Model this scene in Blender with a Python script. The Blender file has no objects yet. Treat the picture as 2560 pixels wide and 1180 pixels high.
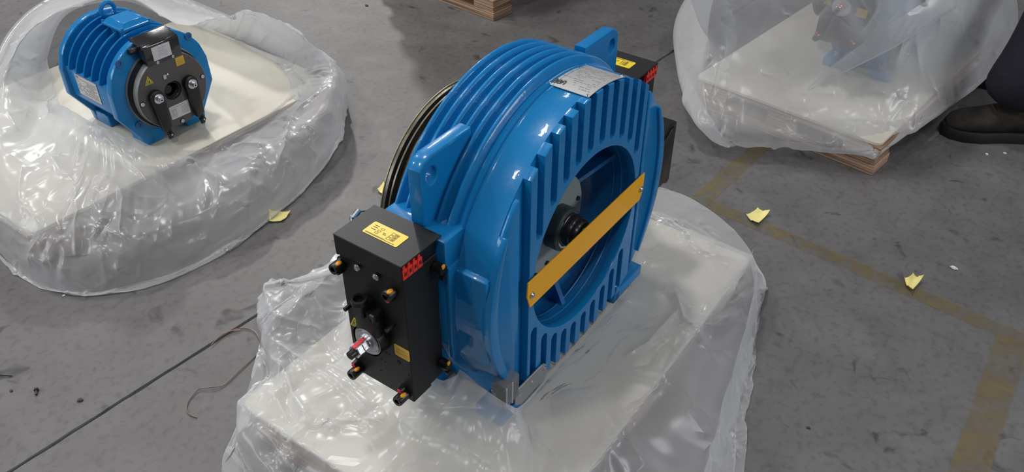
import bpy, bmesh, math, random
import numpy as np
from mathutils import Vector, Matrix, noise
PI = math.pi
R_ = math.radians
random.seed(4)
rng = np.random.default_rng(7)
SC = bpy.context.scene
COL = SC.collection
# ------------------------------------------------------------------ camera
CAM_P = (-1.037, -0.562, 1.281)
FPX, CYAW, CTILT, CROLL = 2128.8, R_(-55.118), R_(51.956), R_(0.462)
cam = bpy.data.cameras.new('camera'); cam_o = bpy.data.objects.new('camera', cam); COL.objects.link(cam_o)
cam.sensor_width = 36.0; cam.lens = 36.0*FPX/2560.0; cam.clip_start = .02; cam.clip_end = 200
CM = Matrix.Rotation(CYAW, 3, 'Z') @ Matrix.Rotation(CTILT, 3, 'X') @ Matrix.Rotation(CROLL, 3, 'Z')
cam_o.matrix_world = Matrix.Translation(CAM_P) @ CM.to_4x4()
SC.camera = cam_o
def at(px, py, v, ax=2):
    """a point of the place: where the sight line through a photograph pixel meets the plane (axis ax) = v"""
    d = CM @ Vector(((px-1280)/FPX, -(py-590)/FPX, -1)); c = Vector(CAM_P)
    return c + d*((v-c[ax])/d[ax])
# ------------------------------------------------------------------ world, lamps, exposure
SC.view_settings.view_transform = 'Standard'; SC.view_settings.look = 'None'
SC.view_settings.gamma = 1.0; SC.view_settings.exposure = 0.0
SC.view_settings.use_curve_mapping = False
W = bpy.data.worlds.new('world'); SC.world = W; W.use_nodes = True
W.node_tree.nodes['Background'].inputs[0].default_value = (.80, .86, 1.0, 1)
W.node_tree.nodes['Background'].inputs[1].default_value = .11
def lamp(name, loc, size, size_y, power, col=(1, 1, 1), aim=None):
    l = bpy.data.lights.new(name, 'AREA'); l.shape = 'RECTANGLE'; l.size = size; l.size_y = size_y
    l.energy = power; l.color = col
    o = bpy.data.objects.new(name, l); COL.objects.link(o); o.location = loc
    if aim is not None:
        o.rotation_euler = (Vector(aim)-Vector(loc)).to_track_quat('-Z', 'Y').to_euler()
    return o
POW = {(0, 0): 70, (1, 0): 38, (2, 0): 16, (0, 1): 85, (1, 1): 120, (2, 1): 30, (0, 2): 120, (1, 2): 150, (2, 2): 100}
for (i, j), pw in POW.items():
    lamp('high_bay_lamp', (-3.5+i*4.2, -2.2+j*4.4, 6.5), .8, .4, pw, (1, .975, .94))
lamp('daylight_window', (-7.0, 6.5, 3.6), 4.0, 2.4, 230, (.93, .97, 1), aim=(0, 1.5, 0))
lamp('front_fill', (3.5, -9.5, 3.6), 5.0, 2.0, 330, (.97, .98, 1), aim=(.5, 0, .3))  # added fill that brightens the front faces; no known window there
sp = bpy.data.lights.new('doorway_light', 'SPOT'); sp.energy = 1350; sp.spot_size = R_(24); sp.spot_blend = .55; sp.shadow_soft_size = .22; sp.color = (1, .99, .97)
spo = bpy.data.objects.new('doorway_light', sp); COL.objects.link(spo); spo.location = (6.6, 7.9, 6.2)
spo.rotation_euler = (Vector((.05, 2.2, 0))-spo.location).to_track_quat('-Z', 'Y').to_euler()
# ------------------------------------------------------------------ materials
MATS = {}
def mat(name, col, rough=.5, metal=0.0, coat=0.0, bump=0.0, bscale=60.0, var=0.0, vscale=8.0, spec=.5, trans=0.0, bdist=.002, stretch=None):
    if name in MATS: return MATS[name]
    m = bpy.data.materials.new(name); m.use_nodes = True; nt = m.node_tree; N = nt.nodes; L = nt.links
    b = N['Principled BSDF']; c = (*col, 1) if len(col) == 3 else col
    b.inputs['Base Color'].default_value = c; b.inputs['Roughness'].default_value = rough
    b.inputs['Metallic'].default_value = metal; b.inputs['Coat Weight'].default_value = coat
    b.inputs['Coat Roughness'].default_value = .06
    b.inputs['Specular IOR Level'].default_value = spec; b.inputs['Transmission Weight'].default_value = trans
    tc = N.new('ShaderNodeTexCoord'); mp = N.new('ShaderNodeMapping'); L.new(tc.outputs['Object'], mp.inputs[0])
    if stretch: mp.inputs['Scale'].default_value = stretch
    if var > 0:
        n = N.new('ShaderNodeTexNoise'); n.inputs['Scale'].default_value = vscale; n.inputs['Detail'].default_value = 6
        L.new(mp.outputs[0], n.inputs[0])
        r = N.new('ShaderNodeMapRange'); r.inputs[1].default_value = .3; r.inputs[2].default_value = .7
        r.inputs[3].default_value = 1-var; r.inputs[4].default_value = 1+var; L.new(n.outputs[0], r.inputs[0])
        x = N.new('ShaderNodeVectorMath'); x.operation = 'SCALE'; x.inputs[0].default_value = col[:3]
        L.new(r.outputs[0], x.inputs['Scale']); L.new(x.outputs[0], b.inputs['Base Color'])
    if bump > 0:
        n2 = N.new('ShaderNodeTexNoise'); n2.inputs['Scale'].default_value = bscale; n2.inputs['Detail'].default_value = 3
        L.new(mp.outputs[0], n2.inputs[0])
        bp = N.new('ShaderNodeBump'); bp.inputs['Strength'].default_value = bump; bp.inputs['Distance'].default_value = bdist
        L.new(n2.outputs[0], bp.inputs['Height']); L.new(bp.outputs[0], b.inputs['Normal'])
        if coat > 0: L.new(bp.outputs[0], b.inputs['Coat Normal'])
    MATS[name] = m
    return m
BLUE = mat('blue_gloss_paint', (.006, .190, .480), .30, coat=.38, spec=.2, bump=.35, bscale=55, bdist=.0012, var=.05, vscale=9)
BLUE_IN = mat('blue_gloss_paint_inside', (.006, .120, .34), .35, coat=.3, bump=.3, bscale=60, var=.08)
BLACK = mat('black_powder_coat', (.008, .008, .009), .48, spec=.35, bump=.25, bscale=900, bdist=.0003, var=.15)
BLACKP = mat('black_plastic', (.008, .008, .009), .36)
BLACKG = mat('black_gloss_plastic', (.012, .012, .014), .18, coat=.8, bump=.3, bscale=14, bdist=.004)
HOLE = mat('dark_hole', (.004, .004, .005), .8)
YEL = mat('yellow_label', (.83, .60, .02), .4)
YELD = mat('ochre_label', (.62, .38, .05), .5)
ORG = mat('orange_guard_paint', (.90, .43, .008), .45, spec=.25, coat=.2, bump=.05, bscale=300)
ORP = mat('orange_mark', (.85, .35, .02), .5)
PINK = mat('pink_mark', (.62, .02, .10), .5)
REDM = mat('red_mark', (.78, .05, .07), .45)
REDC = mat('red_connector_plastic', (.80, .035, .02), .4)
STEEL = mat('bright_zinc_steel', (.62, .63, .65), .28, metal=1, bump=.1, bscale=200)
GALV = mat('brushed_bracket_steel', (.42, .43, .44), .42, metal=.8, bump=.1, bscale=300)
PLATE = mat('aluminium_nameplate', (.62, .62, .62), .38, metal=.55, var=.06, vscale=20)
PRINT = mat('dark_print', (.05, .05, .05), .5)
PRINTL = mat('grey_print', (.24, .24, .24), .5)
SHEAVE = mat('machined_brown_iron', (.13, .118, .10), .34, metal=.85, var=.2, vscale=30, bump=.2, bscale=120)
SHEAVED = mat('dark_sheave_groove', (.03, .026, .024), .45, metal=.6)
BRASS = mat('yellowed_rim', (.35, .30, .14), .4, metal=.5)
TEAL = mat('teal_grey_collar', (.05, .075, .08), .35, metal=.3)
SHAFT = mat('dark_oiled_steel', (.055, .05, .055), .28, metal=.7, bump=.1, bscale=200)
DISCG = mat('pale_grey_flange', (.30, .36, .36), .45, metal=.2, var=.12)
BRG = mat('grey_brake_disc', (.095, .09, .085), .5, metal=.2, bump=.15, bscale=700, bdist=.0004)
BRGS = mat('light_grey_disc_side', (.32, .32, .32), .42, metal=.4)
WLAB = mat('white_label', (.60, .60, .62), .5)
BOARD = mat('cream_board', (.72, .68, .58), .5, var=.05, vscale=4)
PLY = mat('plywood_face', (.62, .40, .28), .6, var=.12, vscale=7)
def ply_edge():
    m = mat('plywood_layered_edge', (.50, .35, .23), .7)
    nt = m.node_tree; N = nt.nodes; L = nt.links; b = N['Principled BSDF']
    tc = N.new('ShaderNodeTexCoord'); mp = N.new('ShaderNodeMapping'); mp.inputs['Scale'].default_value = (2.5, 2.5, 170)
    L.new(tc.outputs['Object'], mp.inputs[0])
    n = N.new('ShaderNodeTexNoise'); n.inputs['Scale'].default_value = 1.0; n.inputs['Detail'].default_value = 3; L.new(mp.outputs[0], n.inputs[0])
    r = N.new('ShaderNodeValToRGB'); e = r.color_ramp.elements
    e[0].position = .36; e[0].color = (.16, .09, .05, 1); e[1].position = .56; e[1].color = (.50, .33, .22, 1)
    x = e.new(.75); x.color = (.60, .44, .31, 1)
    L.new(n.outputs[0], r.inputs[0]); L.new(r.outputs[0], b.inputs['Base Color'])
    return m
PLYE = ply_edge()
PAPER = mat('yellow_paper', (.86, .77, .30), .7, var=.04, vscale=40)
WIRE = mat('thin_copper_wire', (.18, .13, .12), .4, metal=.4)
RUST = mat('rusty_brown', (.06, .04, .04), .7)
BITW = mat('white_scrap', (.7, .7, .7), .5)
def clear_plastic():
    m = bpy.data.materials.new('clear_smoky_plastic'); m.use_nodes = True; nt = m.node_tree; N = nt.nodes; L = nt.links
    b = N['Principled BSDF']; b.inputs['Base Color'].default_value = (.35, .36, .38, 1); b.inputs['Roughness'].default_value = .15
    t = N.new('ShaderNodeBsdfTransparent'); t.inputs[0].default_value = (.7, .72, .75, 1)
    mx = N.new('ShaderNodeMixShader'); mx.inputs[0].default_value = .42
    L.new(t.outputs[0], mx.inputs[1]); L.new(b.outputs[0], mx.inputs[2]); L.new(mx.outputs[0], N['Material Output'].inputs[0])
    return m
CLEAR = clear_plastic()
def film_mat(name, lo, hi, tint=(.78, .79, .81), rough=.24, crease=1.0):
    m = bpy.data.materials.new(name); m.use_nodes = True; nt = m.node_tree; N = nt.nodes; L = nt.links
    N.remove(N['Principled BSDF'])
    tc = N.new('ShaderNodeTexCoord')
    # thin sharp crease lines (ridges of a slow noise, broken up by a second one) over soft waves
    def nz(sc_, det=1, dist=0.0):
        n = N.new('ShaderNodeTexNoise'); n.inputs['Scale'].default_value = sc_; n.inputs['Detail'].default_value = det; n.inputs['Distortion'].default_value = dist
        L.new(tc.outputs['Object'], n.inputs[0]); return n.outputs[0]
    def mth(op, a_, b_=None):
        x = N.new('ShaderNodeMath'); x.operation = op
        for i_, q in enumerate((a_, b_)):
            if q is None: continue
            if isinstance(q, (int, float)): x.inputs[i_].default_value = q
            else: L.new(q, x.inputs[i_])
        return x.outputs[0]
    def ridge(sc_, width, dist):
        v = mth('ABSOLUTE', mth('SUBTRACT', nz(sc_, 1, dist), .5))
        r = N.new('ShaderNodeMapRange'); r.interpolation_type = 'SMOOTHSTEP'; r.inputs[1].default_value = 0; r.inputs[2].default_value = width; r.inputs[3].default_value = 1; r.inputs[4].default_value = 0
        L.new(v, r.inputs[0]); return r.outputs[0]
    def mask(sc_, lo_=.48, hi_=.6):
        r = N.new('ShaderNodeMapRange'); r.inputs[1].default_value = lo_; r.inputs[2].default_value = hi_; L.new(nz(sc_, 1), r.inputs[0]); return r.outputs[0]
    def crack(sc_, width):
        vo = N.new('ShaderNodeTexVoronoi'); vo.feature = 'DISTANCE_TO_EDGE'; vo.inputs['Scale'].default_value = sc_
        L.new(tc.outputs['Object'], vo.inputs['Vector'])
        r = N.new('ShaderNodeMapRange'); r.inputs[1].default_value = 0; r.inputs[2].default_value = width; r.inputs[3].default_value = 1; r.inputs[4].default_value = 0
        L.new(vo.outputs['Distance'], r.inputs[0]); return r.outputs[0]
    h = mth('ADD', mth('MULTIPLY', mth('MULTIPLY', crack(7, .10), mask(6, .50, .60)), .35), mth('MULTIPLY', mth('MULTIPLY', crack(15, .12), mask(8.0, .52, .62)), .18))
    h = mth('ADD', h, mth('MULTIPLY', nz(7, 1, .4), .25))
    bp = N.new('ShaderNodeBump'); bp.inputs['Strength'].default_value = .6*crease; bp.inputs['Distance'].default_value = .010
    L.new(h, bp.inputs['Height'])
    d = N.new('ShaderNodeBsdfDiffuse'); d.inputs[0].default_value = (*tint, 1); L.new(bp.outputs[0], d.inputs['Normal'])
    tl = N.new('ShaderNodeBsdfTranslucent'); tl.inputs[0].default_value = (*tint, 1); L.new(bp.outputs[0], tl.inputs['Normal'])
    m1 = N.new('ShaderNodeMixShader'); m1.inputs[0].default_value = .45
    L.new(d.outputs[0], m1.inputs[1]); L.new(tl.outputs[0], m1.inputs[2])
    tr = N.new('ShaderNodeBsdfTransparent'); tr.inputs[0].default_value = (.97, .975, .98, 1)
    lw = N.new('ShaderNodeLayerWeight'); lw.inputs[0].default_value = .5; L.new(bp.outputs[0], lw.inputs['Normal'])
    mr = N.new('ShaderNodeMapRange'); mr.inputs[1].default_value = .15; mr.inputs[2].default_value = .95
    mr.inputs[3].default_value = lo; mr.inputs[4].default_value = hi; L.new(lw.outputs['Facing'], mr.inputs[0])
    gm = N.new('ShaderNodeNewGeometry'); pr_ = N.new('ShaderNodeMapRange'); pr_.inputs[1].default_value = .515; pr_.inputs[2].default_value = .60; pr_.inputs[3].default_value = 0; pr_.inputs[4].default_value = .42
    L.new(gm.outputs['Pointiness'], pr_.inputs[0])      # stretched, whitened film along the creases
    op = mth('MINIMUM', mth('ADD', mr.outputs[0], pr_.outputs[0]), .96)
    m2 = N.new('ShaderNodeMixShader'); L.new(op, m2.inputs[0]); L.new(tr.outputs[0], m2.inputs[1]); L.new(m1.outputs[0], m2.inputs[2])
    g = N.new('ShaderNodeBsdfGlossy'); g.inputs['Roughness'].default_value = rough; g.inputs[0].default_value = (1, 1, 1, 1); L.new(bp.outputs[0], g.inputs['Normal'])
    gf = mth('ADD', mth('MULTIPLY', mth('POWER', lw.outputs['Facing'], 4.0), .35), .026)
    m3 = N.new('ShaderNodeMixShader'); L.new(gf, m3.inputs[0]); L.new(m2.outputs[0], m3.inputs[1]); L.new(g.outputs[0], m3.inputs[2])
    L.new(m3.outputs[0], N['Material Output'].inputs[0])
    return m
FILM = film_mat('milky_polythene_film', .50, .90)
FILM3 = film_mat('brightened_milky_polythene_film', .50, .90, tint=(.86, .87, .89), crease=.8)  # same film, tint lightened to stand in for light inside the bag
FILMC = film_mat('clearer_polythene_film', .28, .75)
# ------------------------------------------------------------------ mesh builder
class MB:
    def __init__(s): s.v = []; s.f = []
    def add(s, v, f):
        o = len(s.v); s.v += [tuple(p) for p in v]; s.f += [tuple(i+o for i in q) for q in f]; return s
    def bm(s, b, M=None):
        b.verts.ensure_lookup_table(); b.verts.index_update()
        v = [(M @ x.co if M else x.co) for x in b.verts]; s.add(v, [[x.index for x in q.verts] for q in b.faces]); b.free(); return s
    def box(s, x0, x1, y0, y1, z0, z1, bev=0, seg=1, M=None):
        b = bmesh.new(); bmesh.ops.create_cube(b, size=1)
        for v in b.verts: v.co = Vector(((x0+x1)/2+v.co.x*(x1-x0), (y0+y1)/2+v.co.y*(y1-y0), (z0+z1)/2+v.co.z*(z1-z0)))
        if bev: bmesh.ops.bevel(b, geom=b.edges[:], offset=bev, segments=seg, affect='EDGES', profile=.5)
        return s.bm(b, M)
    def prism(s, poly, ax, a0, a1, bev=0, M=None, seg=1):
        """poly in the two other axes (x,z) for ax=1, (y,z) for ax=0, (x,y) for ax=2"""
        def P(p, a): return (a, p[0], p[1]) if ax == 0 else ((p[0], a, p[1]) if ax == 1 else (p[0], p[1], a))
        b = bmesh.new(); n = len(poly)
        A = [b.verts.new(P(p, a0)) for p in poly]; B = [b.verts.new(P(p, a1)) for p in poly]
        b.faces.new(A); b.faces.new(B[::-1])
        for i in range(n): b.faces.new((A[i], B[i], B[(i+1) % n], A[(i+1) % n]))
        bmesh.ops.recalc_face_normals(b, faces=b.faces[:])
        if bev: bmesh.ops.bevel(b, geom=b.edges[:], offset=bev, segments=seg, affect='EDGES', profile=.5)
        return s.bm(b, M)
    def lathe(s, prof, ax=1, c=(0, 0, 0), seg=48, a0=0, a1=2*PI, zmin=None, cap=False):
        """prof: (radius, position along axis)"""
        full = abs(a1-a0-2*PI) < 1e-6; n = seg if full else seg+1; V = []
        for r, h in prof:
            for i in range(n):
                t = a0+(a1-a0)*i/seg; u, w = r*math.cos(t), r*math.sin(t)
                p = [h, u, w] if ax == 0 else ([u, h, w] if ax == 1 else [u, w, h])
                p = [p[0]+c[0], p[1]+c[1], p[2]+c[2]]
                if zmin is not None: p[2] = max(p[2], zmin)
                V.append(p)
        F = []
        for k in range(len(prof)-1):
            for i in range(seg):
                j = (i+1) % n; q = (k*n+i, k*n+j, (k+1)*n+j, (k+1)*n+i); F.append(q if ax != 1 else q[::-1])
        if cap:
            F.append([i for i in range(n)]); F.append([(len(prof)-1)*n+i for i in range(n)][::-1])
        return s.add(V, F)
    def cyl(s, p0, p1, r0, r1=None, seg=16, cap=True):
        r1 = r0 if r1 is None else r1; p0 = Vector(p0); p1 = Vector(p1); d = (p1-p0).normalized()
        a = d.orthogonal().normalized(); b = d.cross(a); V = []
        for p, r in ((p0, r0), (p1, r1)):
            for i in range(seg):
                t = 2*PI*i/seg; V.append(p+(a*math.cos(t)+b*math.sin(t))*r)
        F = [(i, (i+1) % seg, seg+(i+1) % seg, seg+i) for i in range(seg)]
        if cap: F += [tuple(range(seg))[::-1], tuple(range(seg, 2*seg))]
        return s.add(V, F)
    def tube(s, pts, r, seg=8, closed=False):
        pts = [Vector(p) for p in pts]; n = len(pts); V = []; F = []; up = None
        for i, p in enumerate(pts):
            t = (pts[(i+1) % n]-pts[i-1]) if closed else (pts[min(i+1, n-1)]-pts[max(i-1, 0)]); t.normalize()
            if up is None: up = t.orthogonal().normalized()
            up = (up-t*up.dot(t)).normalized(); w = t.cross(up); rr = r[i] if isinstance(r, (list, tuple)) else r
            for k in range(seg):
                a = 2*PI*k/seg; V.append(p+(up*math.cos(a)+w*math.sin(a))*rr)
        for i in range(n if closed else n-1):
            for k in range(seg):
                j = (i+1) % n; F.append((i*seg+k, i*seg+(k+1) % seg, j*seg+(k+1) % seg, j*seg+k))
        if not closed: F += [tuple(range(seg))[::-1], tuple(range((n-1)*seg, n*seg))]
        return s.add(V, F)
    def sphere(s, c, r, sc=(1, 1, 1), seg=12):
        b = bmesh.new(); bmesh.ops.create_uvsphere(b, u_segments=seg, v_segments=max(6, seg//2), radius=r)
        for v in b.verts: v.co = Vector((v.co.x*sc[0]+c[0], v.co.y*sc[1]+c[1], v.co.z*sc[2]+c[2]))
        return s.bm(b)
    def build(s, name, m, parent=None, off=(0, 0, 0), ang=32, smooth=True, label=None, kind=None):
        me = bpy.data.meshes.new(name); o_ = Vector(off)
        me.from_pydata([Vector(p)+o_ for p in s.v], [], s.f); me.validate(); me.update()
        b = bmesh.new(); b.from_mesh(me); bmesh.ops.remove_doubles(b, verts=b.verts[:], dist=1e-6)
        bmesh.ops.recalc_face_normals(b, faces=b.faces[:]); b.to_mesh(me); b.free()
        if smooth:
            me.polygons.foreach_set('use_smooth', [True]*len(me.polygons)); me.set_sharp_from_angle(angle=R_(ang))
        ms = m if isinstance(m, (list, tuple)) else [m]
        for x in ms: me.materials.append(x)
        o = bpy.data.objects.new(name, me); COL.objects.link(o)
        if parent is not None: o.parent = parent
        if label: o['label'] = label
        if kind: o['kind'] = kind
        return o
def tag(o, label, cat, group=None, kind=None):
    if kind: o['kind'] = kind
    if label: o['label'] = label
    if cat: o['category'] = cat
    if group: o['group'] = group
    return o
def empty(name, loc, rz=0, label=None, cat=None, group=None):
    o = bpy.data.objects.new(name, None); COL.objects.link(o); o.location = loc; o.rotation_euler = (0, 0, rz)
    o.empty_display_size = .1
    return tag(o, label, cat, group)
def kids(o): return [c for c in bpy.data.objects if c.parent == o]
def copy_tree(o, parent=None, rename=None):
    c = o.copy(); COL.objects.link(c); c.parent = parent
    if parent is None:
        for k in ('label',):
            if k in c: del c[k]
    for ch in kids(o): copy_tree(ch, c)
    return c
def mirror_tree(o, parent):
    """a mirrored copy (x -> -x) of a part and its pieces, with mirrored mesh data"""
    c = o.copy(); c.data = o.data.copy(); COL.objects.link(c); c.parent = parent
    c.data.transform(Matrix.Scale(-1, 4, (1, 0, 0))); c.data.flip_normals()
    for ch in kids(o): mirror_tree(ch, c)
    return c
def rrect(x0, x1, y0, y1, r, n=4):
    P = []
    for cx, cy, a in ((x1-r, y1-r, 0), (x0+r, y1-r, 90), (x0+r, y0+r, 180), (x1-r, y0+r, 270)):
        for i in range(n+1):
            t = R_(a+90*i/n); P.append((cx+r*math.cos(t), cy+r*math.sin(t)))
    return P
# ------------------------------------------------------------------ floor
def floor_mat():
    m = bpy.data.materials.new('worn_grey_concrete'); m.use_nodes = True; nt = m.node_tree; N = nt.nodes; L = nt.links; b = N['Principled BSDF']
    tc = N.new('ShaderNodeTexCoord')
    def nz(scale, det, dist=0):
        n = N.new('ShaderNodeTexNoise'); n.inputs['Scale'].default_value = scale; n.inputs['Detail'].default_value = det; n.inputs['Distortion'].default_value = dist
        L.new(tc.outputs['Object'], n.inputs[0]); return n
    a = nz(1.3, 8, .4); c = nz(9, 8, .6); d = nz(60, 4)
    r = N.new('ShaderNodeValToRGB'); e = r.color_ramp.elements
    e[0].position = .30; e[0].color = (.098, .094, .094, 1); e[1].position = .70; e[1].color = (.168, .165, .166, 1)
    mx = N.new('ShaderNodeMath'); mx.operation = 'MULTIPLY_ADD'; mx.inputs[1].default_value = .45
    L.new(c.outputs[0], mx.inputs[0]); h = N.new('ShaderNodeMath'); h.operation = 'MULTIPLY'; h.inputs[1].default_value = .55
    L.new(a.outputs[0], h.inputs[0]); L.new(h.outputs[0], mx.inputs[2]); L.new(mx.outputs[0], r.inputs[0])
    # small dark spots of dirt
    s = N.new('ShaderNodeValToRGB'); s.color_ramp.elements[0].position = .27; s.color_ramp.elements[0].color = (.45, .45, .45, 1)
    s.color_ramp.elements[1].position = .36; s.color_ramp.elements[1].color = (1, 1, 1, 1)
    f = nz(13, 3, 1.0); L.new(f.outputs[0], s.inputs[0])
    s2 = N.new('ShaderNodeValToRGB'); s2.color_ramp.elements[0].position = .30; s2.color_ramp.elements[0].color = (.78, .78, .78, 1)
    s2.color_ramp.elements[1].position = .5; s2.color_ramp.elements[1].color = (1, 1, 1, 1); L.new(d.outputs[0], s2.inputs[0])
    k = N.new('ShaderNodeMixRGB'); k.blend_type = 'MULTIPLY'; k.inputs[0].default_value = 1; L.new(r.outputs[0], k.inputs[1]); L.new(s.outputs[0], k.inputs[2])
    k2 = N.new('ShaderNodeMixRGB'); k2.blend_type = 'MULTIPLY'; k2.inputs[0].default_value = 1; L.new(k.outputs[0], k2.inputs[1]); L.new(s2.outputs[0], k2.inputs[2])
    L.new(k2.outputs[0], b.inputs['Base Color'])
    rr = N.new('ShaderNodeMapRange'); rr.inputs[3].default_value = .42; rr.inputs[4].default_value = .68; L.new(c.outputs[0], rr.inputs[0]); L.new(rr.outputs[0], b.inputs['Roughness'])
    b.inputs['Specular IOR Level'].default_value = .4
    bp = N.new('ShaderNodeBump'); bp.inputs['Strength'].default_value = .25; bp.inputs['Distance'].default_value = .004; L.new(c.outputs[0], bp.inputs['Height']); L.new(bp.outputs[0], b.inputs['Normal'])
    return m
FLOORM = floor_mat()
JY = lambda x: .643-.088*x
def build_floor():
    V = []; F = []
    xs = [-14, -8, -4] + [(-2+i*.02) for i in range(301)] + [6, 10, 16, 22]
    for i, x in enumerate(xs):
        y = JY(x); j1 = .0042+.0022*noise.noise(Vector((x*22, 0, 0))); j2 = .0042+.0022*noise.noise(Vector((x*22, 9, 0)))
        for yy, z in ((-14, 0), (y-j1, 0), (y-.001, -.006), (y+.001, -.006), (y+j2, 0), (22, 0)): V.append((x, yy, z))
    for i in range(len(xs)-1):
        for k in range(5): F.append((i*6+k, (i+1)*6+k, (i+1)*6+k+1, i*6+k+1))
    return MB().add(V, F).build('floor', FLOORM, smooth=False, kind='structure')
FLOOR = build_floor()
def joint_dirt():
    V = []; F = []
    xs = [-2+i*.03 for i in range(200)]
    for x in xs:
        y = JY(x); V += [(x, y-.0028, -.0035), (x, y+.0028, -.0035)]
    F = [(2*i, 2*i+2, 2*i+3, 2*i+1) for i in range(len(xs)-1)]
    MB().add(V, F).build('joint_filler', mat('dark_joint_filler', (.035, .034, .034), .8), FLOOR, smooth=False)
joint_dirt()
def worn_paint():
    m = bpy.data.materials.new('worn_yellow_floor_paint'); m.use_nodes = True; nt = m.node_tree; N = nt.nodes; L = nt.links; b = N['Principled BSDF']
    tc = N.new('ShaderNodeTexCoord'); n = N.new('ShaderNodeTexNoise'); n.inputs['Scale'].default_value = 16; n.inputs['Detail'].default_value = 9; n.inputs['Distortion'].default_value = .8
    L.new(tc.outputs['Object'], n.inputs[0])
    r = N.new('ShaderNodeMapRange'); r.inputs[1].default_value = .34; r.inputs[2].default_value = .62; r.inputs[3].default_value = .08; r.inputs[4].default_value = .62; L.new(n.outputs[0], r.inputs[0])
    b.inputs['Base Color'].default_value = (.21, .165, .075, 1); b.inputs['Roughness'].default_value = .6
    t = N.new('ShaderNodeBsdfTransparent'); mx = N.new('ShaderNodeMixShader'); L.new(r.outputs[0], mx.inputs[0]); L.new(t.outputs[0], mx.inputs[1]); L.new(b.outputs[0], mx.inputs[2])
    L.new(mx.outputs[0], N['Material Output'].inputs[0]); return m
PAINT = worn_paint()
def stripe(a, b, w, z):
    a = Vector(a); b = Vector(b); d = (b-a).normalized(); q = Vector((-d.y, d.x, 0))*w/2; n = 40; V = []; F = []
    for i in range(n+1):
        p = a.lerp(b, i/n); e1 = 1+.12*noise.noise(Vector((i*.9, 3, w))); e2 = 1+.12*noise.noise(Vector((i*.9, 8, w)))
        for s in (-e1, e2): V.append((p.x+q.x*s, p.y+q.y*s, z))
    for i in range(n): F.append((2*i, 2*i+2, 2*i+3, 2*i+1))
    MB().add(V, F).build('painted_line', PAINT, FLOOR, smooth=False)
P_ = lambda px, py: tuple(at(px, py, 0))
stripe(P_(1745, 497), P_(2585, 862), .045, .0006)
stripe(P_(1748, 505), P_(1935, 335), .05, .0008)
stripe(P_(2532, 850), P_(2395, 1260), .062, .0010)
# ------------------------------------------------------------------ pallets and boards
def pallet(loc, rz, L, label, w=.90, d=.80, deck=True):
    """three plywood runners, corner blocks and a deck; the origin is the near left corner on the floor"""
    t = empty('wooden_pallet', loc, rz, label, 'pallet')
    for k, x in enumerate((0, w/2-.05, w-.10)):
        MB().box(x, x+.10, 0, d, 0, .030, .0015).build('runner_plank', PLYE, t)
        for y in (0, d/2-.05, d-.10):
            MB().box(x+.003, x+.097, y+.004, y+.10, .030, .074, .0015).build('block', PLYE, t)
    if deck: MB().box(-.004, w+.004, -.004, d+.004, .074, .090, .001).build('deck_board', [PLYE], t)
    return t
def sheet(loc, rz, w, d, label):
    b = MB(); b.prism(rrect(-.012, w+.012, -.014, d+.012, .018), 2, 0, .010, .0015)
    for x, y in ((.03, .03), (w-.03, .03), (.03, d-.03), (w-.03, d-.03), (w*.62, .25), (w*.3, .12)): pass
    o = b.build('cream_board', BOARD); o.location = loc; o.rotation_euler = (0, 0, rz)
    return tag(o, label, 'board')
PAL = pallet((-.47, -.155, 0), 0, 0, 'plywood pallet on plastic under the large blue motor in the middle', d=.56)
sheet((-.47, -.155, .090), 0, .90, .56, 'cream board on the pallet that carries the large blue motor in the middle')
PAL2 = pallet((-.41, 1.195, 0), R_(-2.2), 0, 'plywood pallet under the smaller blue motor with the grey brake disc, at the left', d=.70)
sheet((-.41, 1.195, .090), R_(-2.2), .90, .70, 'cream board beneath the smaller blue motor with the grey brake disc, at the left')
P3 = (1.085, -.262); P3R = R_(-8)
PAL3 = pallet((*P3, 0), P3R, 0, 'wooden pallet poking out from under the fully covered motor at the right', d=.56)
sheet((P3[0]+.012, P3[1]+.014, .090), P3R+.02, .875, .54, 'cream board under milky film on the pallet at the right')
PAL4 = []  # upper pallets are unseen, added to make the stack's floor shadow long enough
for k in range(11):
    where = ['bottom pallet of the stack at the top edge of the photo', 'second pallet from the floor in the stack at the top edge'][k] if k < 2 else '%s pallet from the floor in the stack, unseen, added for its shadow' % ['third', 'fourth', 'fifth', 'sixth', 'seventh', 'eighth', 'ninth', 'tenth', 'topmost'][k-2]
    q = pallet((1.292+.004*k*(k > 0), 1.150+(.03 if k else 0)-.006*(k % 2), .076*k), R_(-6-(1.2 if k % 2 else -.4)*(k > 0)), 0, where, w=.95, d=.62, deck=(k == 10))
    q['group'] = 'pallets stacked at the top edge' if k < 2 else 'unseen pallets added for their shadow'; PAL4.append(q)
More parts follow.
